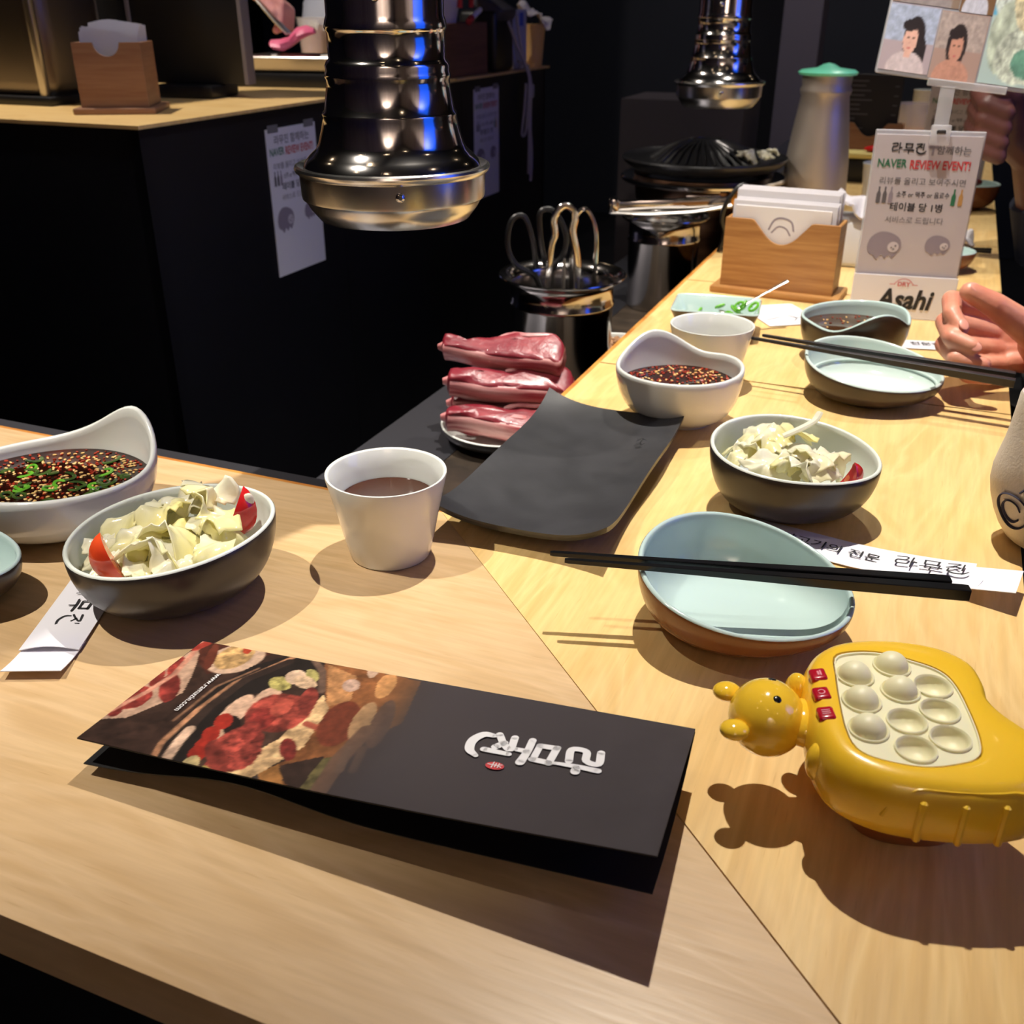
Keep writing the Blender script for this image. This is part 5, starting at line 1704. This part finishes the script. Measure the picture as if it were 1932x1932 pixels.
chopstick(AB(.270, 1.10, .0060), AB(.398, 1.125, .0060), BLACK_LACQ, 'black chopstick lying on the bar right of the sign below the crumpled napkin')
b9 = Bowl(0.055, 0.045, 0.1, lambda th: 0.030, 0.028, (0, 0), belly=0.72)
b9.build('side_dish', 'small blue-green dish partly hidden by the right edge of the sign', 'dish', AB(.318, .985, 0), ROT, mat('chestnut glaze', (120, 72, 46), .25), CELADON)
s2p = AB(.318, 1.62, 0)
sgn2 = thing('event_sign', 'second white review event notice in a clear stand farther along the bar', 'sign', s2p, ROT)
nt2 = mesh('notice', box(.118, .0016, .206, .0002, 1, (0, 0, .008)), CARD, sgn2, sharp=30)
mesh('stand_back', box(.1200, .0030, .2160, .001, 1, (0, .0030, .003)), MATS['clear stand plastic'], sgn2, sharp=30)
mesh('foot', box(.1200, .070, .0030, .001, 1, (0, .030, 0)), MATS['clear stand plastic'], sgn2, sharp=30)
event_print(nt2, .118, .206, .008, full=False, y=-.0012)

# canvas pouch at the right edge
pc = thing('cloth_pouch', 'cream canvas drawstring pouch with dark blue line drawings at the right edge of the bar', 'pouch', (.395, .640, 0), -0.2)
PZ = [.001, .004, .012, .022, .034, .045, .056, .066, .078, .090, .102, .112]
PA = [.030, .036, .042, .0475, .0525, .0555, .0560, .0545, .0520, .0500, .0485, .0475]
PB = [.024, .030, .034, .037, .039, .040, .040, .039, .037, .035, .033, .032]


def on_pouch(th, z, out=.0012):
    a = float(np.interp(z, PZ, PA)) + out
    b_ = float(np.interp(z, PZ, PB)) + out
    return (a * math.cos(th) * (1 + .025 * math.sin(5 * th + z * 40)), b_ * math.sin(th) * (1 + .025 * math.sin(4 * th + z * 30)), z)


PR = [[on_pouch(2 * PI * q / 64, z, 0) for q in range(64)] for z in PZ]
PR += [[(x * k, y * k, z + dz) for x, y, z in PR[-1]] for k, dz in ((.985, .0016), (.955, .0010), (.95, -.006), (.97, -.03))]
mesh('pouch_body', loft(PR), CLOTH_WHITE, pc, sharp=60)


INKB = mat('navy fabric ink', (48, 46, 66), .8)


def doodle(pts, w_=.0011):
    mesh('line_drawing', tube(smooth_open([on_pouch(t, z) for t, z in pts], 4), w_, 6, flat=.5), INKB, pc)


c0 = math.radians(216)
doodle([(c0 + .26 * math.cos(t), .034 + .013 * math.sin(t)) for t in np.linspace(.6, 6.0, 12)])
doodle([(c0 + .15 * math.cos(t), .034 + .008 * math.sin(t)) for t in np.linspace(.2, 5.6, 10)])
doodle([(c0 + .12, .050), (c0 + .20, .056), (c0 + .26, .066), (c0 + .34, .058), (c0 + .5, .064)], .0016)
doodle([(c0 + .22, .026), (c0 + .36, .022), (c0 + .6, .027)])
doodle([(c0 + .26, .008), (c0 + .36, .013), (c0 + .5, .008)], .0015)
doodle([(c0 + .30, .076), (c0 + .38, .088), (c0 + .46, .078)])

# ================================================================== hands and people
me_ = thing('person', 'person whose loosely curled hand rests on the bar behind the charcoal chopsticks', 'person', (.62, .98, 0))
base = Vector((.62, .98, 0))


def rel(L):
    return [(Vector(p) - base, r) for p, r in L]


fore = [((.560, .984, .030), .024), ((.600, .980, .034), .028), ((.720, .975, .050), .034)]
hand = flesh('body', [
    rel([((.500, 1.008, .061), .0125), ((.441, .997, .084), .0100), ((.4262, .957, .0812), .0088), ((.4310, .941, .0715), .0074)]),
    rel([((.503, 1.006, .045), .0125), ((.433, .983, .0655), .0102), ((.422, .938, .0632), .0090), ((.4375, .9235, .0590), .0076)]),
    rel([((.505, .998, .031), .0120), ((.430, .968, .0470), .0098), ((.4260, .930, .0455), .0088), ((.4485, .9180, .0430), .0074)]),
    rel([((.507, .988, .020), .0105), ((.442, .959, .0290), .0084), ((.4400, .927, .0290), .0078), ((.4560, .9155, .0300), .0066)]),
    rel([((.545, .958, .038), .0190), ((.496, .950, .070), .0155), ((.4630, .951, .0910), .0122), ((.4390, .957, .1025), .0096)]),
    rel([((.500, 1.006, .058), .014), ((.560, .990, .038), .020)]), rel([((.503, 1.003, .045), .014), ((.560, .988, .034), .021)]), rel([((.505, .996, .033), .013), ((.560, .984, .030), .020)]), rel([((.507, .986, .024), .0115), ((.560, .980, .028), .019)]),
    rel([((.530, .955, .036), .021), ((.515, .958, .050), .017)]),
    rel(fore), rel([((.720, .975, .050), .034), ((.80, .96, .06), .04), ((.98, .95, .10), .05), ((1.02, .94, .30), .06)]),
    rel([((1.02, .94, .36), .09), ((1.06, .88, .0), .13), ((1.08, .86, -.25), .15)])],
    SKIN, me_, .0016, 5)
# nails
def nail(p, d, nrm, sc):
    d, nrm = Vector(d).normalized(), Vector(nrm).normalized()
    s_ = d.cross(nrm).normalized()
    M = Matrix((s_, d, s_.cross(d))).transposed().to_4x4()
    M.translation = Vector(p) - base
    g = sphere(1.0, 12, 8, sc)
    mesh('nail', ([tuple(M @ Vector(v)) for v in g[0]], g[1]), NAIL, me_)


nail((.4424, .9521, .1079), (-.024, .006, .0115), (.35, -.62, .70), (.0056, .0074, .0011))
nail((.4301, .9359, .0768), (.004, -.014, -.012), (-.1, -.70, .70), (.0046, .0062, .0010))
nail((.4371, .9174, .0602), (.016, -.014, -.005), (-.15, -.9, .35), (.0046, .0060, .0010))
mesh('sleeve', tube([(.03, -.004, .038), (.06, -.006, .042), (.16, -.012, .058), (.36, -.03, .10), (.42, -.04, .30), (.42, -.05, .42)], [.040, .048, .055, .075, .095, .11], 20), CLOTH_BLACK, me_)
mesh('jacket', loft([[(.44 + a * math.cos(2 * PI * j / 24), -.12 + a * 1.35 * math.sin(2 * PI * j / 24), z) for j in range(24)] for a, z in ((.15, -.30), (.16, -.1), (.15, .15), (.15, .35), (.10, .46), (.05, .50))]), CLOTH_BLACK, me_, sharp=60)

# the person farther along, dark, with a raised fist
p2 = thing('person', 'person in dark navy clothes at the far right with a raised fist in shade', 'person', (.86, 1.62, 0))
base2 = Vector((.86, 1.62, 0))
rl2 = lambda L: [(Vector(p) - base2, r) for p, r in L]
fl = []
for k, (dz, rr) in enumerate(((.030, .0125), (.008, .013), (-.014, .0125), (-.034, .011))):
    fl.append(rl2([((.735, 1.585, .198 + dz), .017), ((.672, 1.560, .205 + dz), .0150), ((.664, 1.515, .196 + dz * .9), .0135), ((.690, 1.503, .186 + dz * .9), .0120)]))
fl.append(rl2([((.735, 1.565, .170), .024), ((.700, 1.520, .235), .015), ((.674, 1.510, .246), .012)]))
fl.append(rl2([((.735, 1.570, .215), .030), ((.775, 1.575, .150), .032)]))
fl.append(rl2([((.735, 1.570, .180), .034), ((.775, 1.575, .150), .032), ((.84, 1.60, .02), .042), ((.90, 1.62, -.03), .05), ((1.04, 1.68, .16), .06), ((1.10, 1.70, .32), .08)]))
fl.append(rl2([((1.11, 1.72, .32), .08), ((1.10, 1.72, .50), .06), ((1.08, 1.70, .60), .085)]))
flesh('body', fl, SKIN_SHADED, p2, .003, 5)
mesh('sleeve', tube([(-.055, -.03, .085), (-.02, -.02, .02), (.06, 0, -.01), (.17, .05, .16), (.24, .08, .32)], [.042, .055, .065, .085, .10], 18), CLOTH_NAVY, p2)
mesh('jacket', loft([[(.26 + a * math.cos(2 * PI * j / 24), .12 + a * 1.35 * math.sin(2 * PI * j / 24), z) for j in range(24)] for a, z in ((.16, -.35), (.17, -.1), (.16, .12), (.16, .32), (.10, .44), (.06, .48))]), CLOTH_NAVY, p2, sharp=60)
bg = thing('shopping_bag', 'pale grey bag standing beside the bar at the right edge', 'bag', AB(.520, .930, -.15), ROT)
mesh('bag_body', box(.11, .16, .20, .02, 3), mat('pale grey vinyl', (196, 200, 196), .5), bg, sharp=40)
mesh('stool', lathe([(.085, -.60), (.09, -.58), (.03, -.57), (.03, -.03), (.085, -.025), (.09, -.002), (.085, 0)], 32), BLACK_PLASTIC, bg, sharp=40)

# ================================================================== kitchen island
IS = .20
isl = thing('kitchen_island', 'black panelled kitchen island with a pale wooden top behind the bar', 'counter', (I0[0], I0[1], 0), ROT)
mesh('island_top', prism([(-2.6, .536), (-.715, .536), (-.715, 2.13), (-1.42, 2.13), (-1.42, 1.08), (-2.6, 1.08)], IS - .005, IS), WOOD, isl, sharp=0)
mesh('inner_panel', slab(-1.412, 1.08, -T, -1.392, 2.10, IS - .005), BLACK_PANEL, isl, sharp=0)
mesh('inner_panel', slab(-2.6, 1.05, -T, -1.392, 1.07, IS - .005), BLACK_PANEL, isl, sharp=0)
mesh('front_panel', slab(-2.6, .545, -T, -1.68, .565, IS - .005), BLACK_PANEL, isl, sharp=0)
mesh('front_panel', slab(-1.678, .545, -T, -.724, .565, IS - .005), BLACK_PANEL, isl, sharp=0)
for q0, q1 in ((.545, 1.06), (1.062, 1.59), (1.592, 2.12)):
    mesh('side_panel', slab(-.744, q0, -T, -.724, q1, IS - .005), BLACK_PANEL, isl, sharp=0)
mesh('back_panel', slab(-1.41, 2.10, -T, -.724, 2.12, IS - .005), BLACK_PANEL, isl, sharp=0)


def poster(label, b0, b1, z0, z1):
    p_ = thing('event_poster', label, 'poster', AB(-.7235, (b0 + b1) / 2, 0), ROT + PI / 2)
    pp = mesh('paper', box(b1 - b0, .0012, z1 - z0, 0, 1, (0, -.0008, z0)), PAPER, p_, sharp=0)
    event_print(pp, b1 - b0, z1 - z0, z0, full=False, y=-.0016)
    for s_ in (-1, 1):
        mesh('tape', box(.03, .0004, .012, 0, 1, (s_ * (b1 - b0) * .36, -.0018, z1 - .006)), mat('clear tape', (120, 120, 124), .3), p_, sharp=0)
    return p_


poster('white review event poster taped to the island, half hidden by the nearest hood', .835, .983, -.075, .165)
poster('white review event poster taped to the far end of the island beside the hanging cables', 1.655, 1.800, -.075, .172)

ib = AB(-.880, .695, IS)
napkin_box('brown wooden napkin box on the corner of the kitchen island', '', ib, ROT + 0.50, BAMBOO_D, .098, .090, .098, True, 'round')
for k in range(7):
    o = mesh('napkin', sheet(lambda u, v, d: (-.042 + .084 * u, 0.002 * math.sin(u * 3), .098 * v + .004 * math.sin(u * 5 + k) * v + d * 0), 8, 4), TISSUE, None, tf(ib, ROT + .50, (0, -.030 + k * .010, .014 + .002 * k)), (-0.12, 0, ROT + .50), sharp=0, solid=.002)
    tag(o, 'white paper napkin sticking out of the brown box on the island', 'napkin', 'napkins in the island box')

ur = thing('steel_urn', 'tall brushed steel water dispenser at the upper left on the island', 'dispenser', AB(-1.16, .80, IS), ROT)
mesh('casing', box(.22, .16, .62, .035, 5), mat('dull steel casing', (124, 116, 110), .36, 1.0, bump=(200, .05, (1, 1, .02))), ur, sharp=30)
mesh('corner_post', box(.014, .012, .60, .003, 2, (.098, -.076, .004)), STEEL_SATIN, ur, sharp=30)
mesh('base', box(.24, .18, .014, .004, 2), BLACK_PLASTIC, ur, sharp=30)
mo_ = thing('monitor', 'black screen on a low stand on the island with thin grey edges', 'monitor', AB(-.948, .960, IS), ROT + .10)
mesh('screen', box(.215, .022, .52, .004, 2, (0, 0, .022)), GLASS_DARK, mo_, sharp=30)
for s_ in (-1, 1):
    mesh('edge_strip', box(.008, .026, .52, .001, 1, (s_ * .110, 0, .022)), mat('dull grey trim', (112, 104, 104), .5), mo_, sharp=30)
mesh('stand', box(.12, .09, .022, .006, 2), BLACK_PLASTIC, mo_, sharp=30)

tr = thing('steel_tray', 'steel tray on a black stand on the island left of the nearest hood', 'tray', AB(-.900, 1.285, IS), ROT + .12)
mesh('tray_stand', box(.30, .16, .026, .004, 2), BLACK_PLASTIC, tr, sharp=30)
mesh('tray', loft([[(sx * (x - .5) * 1, sy * (y - .5), z) for x, y in ((0, 0), (1, 0), (1, 1), (0, 1))] for sx, sy, z in ((.25, .12, .027), (.27, .14, .030), (.285, .155, .052), (.30, .17, .054), (.297, .167, .056), (.28, .15, .053), (.262, .132, .034))]), STEEL_SATIN, tr, sharp=30)
cbd = AB(-1.08, 1.53, IS)
o = mesh('cutting_board', box(.34, .20, .022, .004, 2), WOOD, None, cbd, (0, 0, ROT), sharp=30)
tag(o, 'pale wooden cutting board on the island behind the steel tray', 'board')
o = mesh('raw_meat', xf(loft([[(x, w_ * math.cos(2 * PI * q / 12) * (1 + .2 * math.sin(3 * q + x * 90)), w_ * .55 * math.sin(2 * PI * q / 12) + .006 * math.sin(x * 70)) for q in range(12)] for x, w_ in ((-.055, .006), (-.050, .016), (-.03, .021), (-.01, .018), (.012, .022), (.032, .018), (.046, .010))]), (0, 0, 0), (0.2, -0.30, 0.3)), mat('pink meat', (232, 120, 150), .35, var=((206, 84, 120), 30, (1, 1, 1), 3), bump=(60, .3)), None, AB(-.985, 1.34, IS + .085), (0, 0, ROT))
tag(o, 'pink strip of raw meat held in the tongs above the steel tray', 'meat')
t3 = thing('tongs', 'grey tongs gripping the pink meat above the island tray', 'tongs', AB(-1.005, 1.345, IS + .09))
for s_ in (-1, 1):
    mesh('arm', tube([(-.058, .010 + s_ * .004, .066), (-.02, s_ * .010, .026), (.004, s_ * .014, .002)], [.006, .007, .006], 8, flat=.6), STEEL_SATIN, t3)
# cook behind the monitor: arm with tongs
ck = thing('person', 'cook in black behind the island screen holding tongs over the tray', 'person', AB(-1.78, 1.52, 0))
bk = Vector(AB(-1.78, 1.52, 0))
wr = Vector(AB(-1.082, 1.365, IS + .180))
fg = []
for k in range(4):
    o_ = Vector((.004 * k, .010 * k - .015, -.004 * k))
    fg.append([(wr + Vector((.022, 0, -.012)) + o_ - bk, .013), (wr + Vector((.050, -.004, -.034)) + o_ - bk, .011), (wr + Vector((.048, -.010, -.066)) + o_ - bk, .009), (wr + Vector((.036, -.010, -.082 + .006 * k)) + o_ - bk, .008)])
fg.append([(wr + Vector((.005, -.014, -.010)) - bk, .015), (wr + Vector((.034, -.026, -.046)) - bk, .011), (wr + Vector((.050, -.020, -.070)) - bk, .009)])
fg.append([(wr - bk, .028), (wr + Vector((.026, 0, -.016)) - bk, .026)])
el = wr + Vector((-.26, .13, .10))
fg.append([(wr - bk, .026), (el - bk, .038), (Vector((.12, .02, .50)), .055)])
fg.append([(Vector((0, .02, .58)), .055), (Vector((0, .02, .68)), .05), (Vector((0, .01, .80)), .085)])
flesh('body', fg, SKIN_PINK, ck, .003, 5)
mesh('shirt', loft([[(a * math.cos(2 * PI * j / 24), .02 + a * 1.3 * math.sin(2 * PI * j / 24), z) for j in range(24)] for a, z in ((.15, -.70), (.15, .1), (.16, .36), (.14, .50), (.06, .58))]), CLOTH_BLACK, ck, sharp=60)
mesh('sleeve', tube([el - bk + Vector((.01, -.01, -.01)), Vector((.22, .00, .44)), Vector((.10, .02, .48))], [.050, .065, .075], 16), CLOTH_BLACK, ck)

g4 = plain('steel_jug', 'slim steel jug with a blue lid on the island cutting board', 'jug', [(.036, 0), (.038, .002), (.036, .10), (.030, .165), (.030, .19), (.026, .19)], STEEL_SATIN, AB(-1.02, 1.60, IS + .022), 36)
mesh('lid', lathe([(.030, .190), (.038, .191), (.036, .199), (.02, .206), (.001, .207)], 30), BLUE_LID, g4)
it = thing('iced_tea', 'clear plastic cup of iced tea beside the blue-lidded jug', 'cup', AB(-1.100, 1.60, IS + .022))
mesh('drink', lathe([(.030, .003), (.036, .070), (.001, .072)], 32), mat('amber tea', (206, 130, 40), .1), it)
mesh('cup_wall', lathe([(.032, 0), (.040, .095), (.042, .098), (.039, .096), (.031, .003)], 32), ACRYLIC, it)
for k in range(4):
    mesh('ice_cube', box(.020, .020, .018, .003, 2), mat('ice', (226, 220, 206), .15), it, (.012 * (k % 2) - .008, .016 * (k // 2) - .010, .070), (.3 * k, .4, k))
wb = mesh('plastic_bag', loft([[(a * math.cos(2 * PI * j / 24) * (1 + .12 * math.sin(3 * 2 * PI * j / 24 + z * 30)), .7 * a * math.sin(2 * PI * j / 24), z) for j in range(24)] for a, z in ((.05, 0), (.075, .02), (.085, .09), (.070, .15), (.045, .20), (.020, .235))]), mat('white film', (196, 204, 224), .5, bump=(40, .4)), None, AB(-1.19, 1.84, IS), sharp=70)
tag(wb, 'white plastic bag standing on the island behind the iced tea', 'bag')
wp = plain('white_plate', 'white shallow plate on the cutting board at the left of the nearest hood', 'plate', [(.05, 0), (.055, .001), (.085, .014), (.087, .016), (.083, .015), (.05, .005)], WHITE_GLAZE, AB(-.925, 1.52, IS + .022), 40)

# right end of the island
bx = thing('storage_crate', 'brown wooden crate on the island right of the nearest hood', 'crate', AB(-.795, 1.640, IS), ROT + PI / 2)
CR = mat('brown crate wood', (116, 78, 62), .6, var=((100, 66, 52), 10, (1, 1, 10), 3))
mesh('front_board', box(.25, .010, .110, .001, 1, (0, -.055, 0)), CR, bx, sharp=30)
mesh('back_board', box(.25, .010, .110, .001, 1, (0, .055, 0)), CR, bx, sharp=30)
for s_ in (-1, 1):
    mesh('side_board', box(.010, .10, .110, .001, 1, (s_ * .120, 0, 0)), CR, bx, sharp=30)
mesh('bottom_board', box(.23, .10, .008, 0, 1), CR, bx, sharp=0)
fb_ = mesh('plastic_bag', loft([[(a * math.cos(2 * PI * j / 28) * (1 + .15 * math.sin(4 * 2 * PI * j / 28 + z * 25)), .55 * a * math.sin(2 * PI * j / 28) * (1 + .2 * math.sin(3 * 2 * PI * j / 28)), z) for j in range(28)] for a, z in ((.05, 0), (.064, .03), (.068, .10), (.085, .15), (.10, .19), (.07, .24), (.085, .27))]), mat('white bag film', (206, 204, 214), .35, bump=(36, .6)), None, AB(-.795, 1.62, IS + .010), (0, 0, ROT + PI / 2), sharp=70)
tag(fb_, 'crumpled white plastic bag with red straps in the brown crate', 'bag')
for s_ in (-1, 1):
    mesh('strap', tube(smooth_open([(.03 + s_ * .030, -.058, .13), (.03 + s_ * .028, -.062, .20), (.03 + s_ * .016, -.05, .27), (.03, -.03, .31)], 5), .006, 8, flat=.4), mat('red strap', (216, 56, 56), .5), fb_)
o = mesh('marker_pen', cat(tube([(0, 0, 0), (.05, 0, .018)], .006, 12), tube([(-.012, 0, -.005), (0, 0, 0)], .0064, 12)), [PAPER], None, AB(-.728, 1.66, IS + .118), (0, 0, ROT + PI / 2), sharp=40)
tag(o, 'white marker with red cap lying on the crate front', 'pen')
mesh('cap', tube([(-.014, 0, -.006), (.004, 0, .0014)], .0072, 12), INK_RED, o)
o = thing('brush', 'tall brush with wooden handle and white head between the nearest hood and the crate', 'brush', AB(-.742, 1.475, IS))
mesh('handle', tube([(0, 0, 0), (0, 0, .085)], .009, 12), mat('pale wood', (206, 150, 90), .5), o)
mesh('head', lathe([(.009, .085), (.011, .095), (.014, .150), (.016, .155), (.004, .156)], 20), PAPER, o)
rdr = thing('card_machine', 'black card payment machine on the island end with pale cables', 'card machine', AB(-.775, 1.850, IS), ROT + PI / 2)
mesh('body', box(.11, .10, .135, .012, 3), BLACK_PLASTIC, rdr, sharp=30)
mesh('keypad_head', box(.10, .085, .03, .008, 3), mat('dark grey plastic', (60, 58, 66), .4), rdr, (0, -.012, .128), (0.5, 0, 0), sharp=30)
tk = mesh('tall_card', box(.085, .004, .135, .001, 1), mat('pale blue card', (160, 168, 206), .5), None, AB(-.735, 1.965, IS), (0, 0, ROT + PI / 2), sharp=30)
tag(tk, 'pale blue upright card beside the payment machine', 'card')
mesh('print_block', box(.026, .0008, .03, 0, 1, (.006, -.0026, .098)), mat('blue ink', (50, 86, 190), .6), tk, sharp=0)
cb = thing('charging_cables', 'bundle of pale charging cables hanging over the island edge', 'cables', AB(-.716, 1.925, IS))
PC = mat('pale cable', (176, 170, 176), .5)
for k, pts in enumerate(([(-.03, -.06, .11), (-.01, -.04, .06), (.012, -.02, .012), (.022, -.012, -.02), (.020, -.01, -.08), (.014, .0, -.145), (.004, 0, -.15), (.010, -.01, -.09), (.014, -.012, -.03)],
                         [(-.01, -.02, .12), (.0, -.005, .06), (.014, .01, .010), (.026, .02, -.03), (.026, .02, -.13), (.030, .026, -.20), (.028, .022, -.27)],
                         [(-.005, -.02, .02), (.016, -.004, .006), (.024, .004, -.03), (.024, .006, -.12), (.022, .006, -.25)])):
    mesh('cable', tube(smooth_open(pts, 6), .0038, 8), PC, cb)
mesh('cable_tie', box(.046, .012, .008, .003, 2), PC, cb, (.010, 0, .004), (0, 0, ROT + PI / 2), sharp=30)
mesh('plug', box(.022, .014, .034, .005, 3), PC, cb, (.026, 0, -.066), (0, 0, ROT + PI / 2), sharp=30)
plain('paper_cup', 'kraft paper cup with napkins stuffed in it at the island corner', 'cup', [(.022, 0), (.024, .001), (.032, .098), (.034, .101), (.030, .100), (.022, .004)], mat('kraft paper', (222, 178, 112), .6), AB(-.735, 2.055, IS))
o = mesh('napkin', leaf(83, .046, .5, .3), TISSUE, None, AB(-.725, 2.065, IS + .128), (0.2, 0.4, .4), sharp=0, solid=.003)
tag(o, 'crumpled white napkin stuffed into the kraft paper cup', 'napkin')
o = mesh('grey_canister', lathe([(.03, 0), (.032, .002), (.032, .085), (.028, .09), (.02, .09)], 30), PILLAR, None, AB(-.775, 2.095, IS), sharp=40)
tag(o, 'dull grey canister at the island corner behind the kraft cup', 'canister')

# ================================================================== dim background
ab_struct('trim_1', slab(-.66, 2.62, -T, -.28, 2.90, .085), mat('dim taupe laminate', (58, 50, 50), .6))
ab_struct('trim_2', slab(-.30, 3.30, -T, -.17, 3.45, ZC), PILLAR)
ab_struct('trim_3', slab(.30, 4.60, -T, .42, 4.75, ZC), PILLAR)
wn = thing('display_case', 'dark glass-fronted cabinet with pale grey frame against the back wall', 'cabinet', AB(.78, 4.95, 0), ROT)
mesh('carcass', box(.80, .40, 2.1, .004, 1, (0, .02, -T)), GLASS_DARK, wn, sharp=30)
for x in (-.40, 0, .40):
    mesh('frame_post', box(.03, .02, 2.1, .002, 1, (x, -.19, -T)), PILLAR, wn, sharp=30)
for z in (-.2, .30, .62):
    mesh('frame_rail', box(.77, .02, .025, .002, 1, (0, -.19, z)), PILLAR, wn, sharp=30)
cbn = thing('wall_cabinet', 'dark refrigerator with a thin grey edge behind the island', 'refrigerator', AB(-1.9, 3.5, 0), ROT)
mesh('carcass', box(1.0, .5, 2.2, .01, 2, (0, 0, -T)), mat('black enamel', (22, 24, 32), .3), cbn, sharp=30)
mesh('door', box(.48, .02, 2.1, .006, 2, (-.25, -.26, -T + .05)), MATS['black enamel'], cbn, sharp=30)
mesh('door', box(.48, .02, 2.1, .006, 2, (.25, -.26, -T + .05)), MATS['black enamel'], cbn, sharp=30)
mesh('handle', tube([(-.02, -.29, .1), (-.02, -.29, .7)], .01, 10), PILLAR, cbn)
wl = mesh('wall_notice', box(.14, .006, .12, .001, 1), mat('ivory board', (190, 184, 170), .6), None, AB(-.02, 5.18, .66), (0, 0, ROT), sharp=30)
tag(wl, 'small ivory notice on the back wall left of the farther hood', 'notice')

# blue light box on the right-hand wall, source of the blue streaks on the steel
bx_ = thing('light_box', 'tall blue backlit light box on the right wall', 'light box', AB(A1 - .03, .35, -.30), ROT)
mesh('housing', box(.05, .84, 2.25, .004, 1), BLACK_PLASTIC, bx_, sharp=30)
mesh('lit_face', box(.004, .80, 2.21, 0, 1, (-.027, 0, .02)), mat('blue lit face', (30, 70, 255), .5, emit=((24, 100, 255), .95)), bx_, sharp=0)
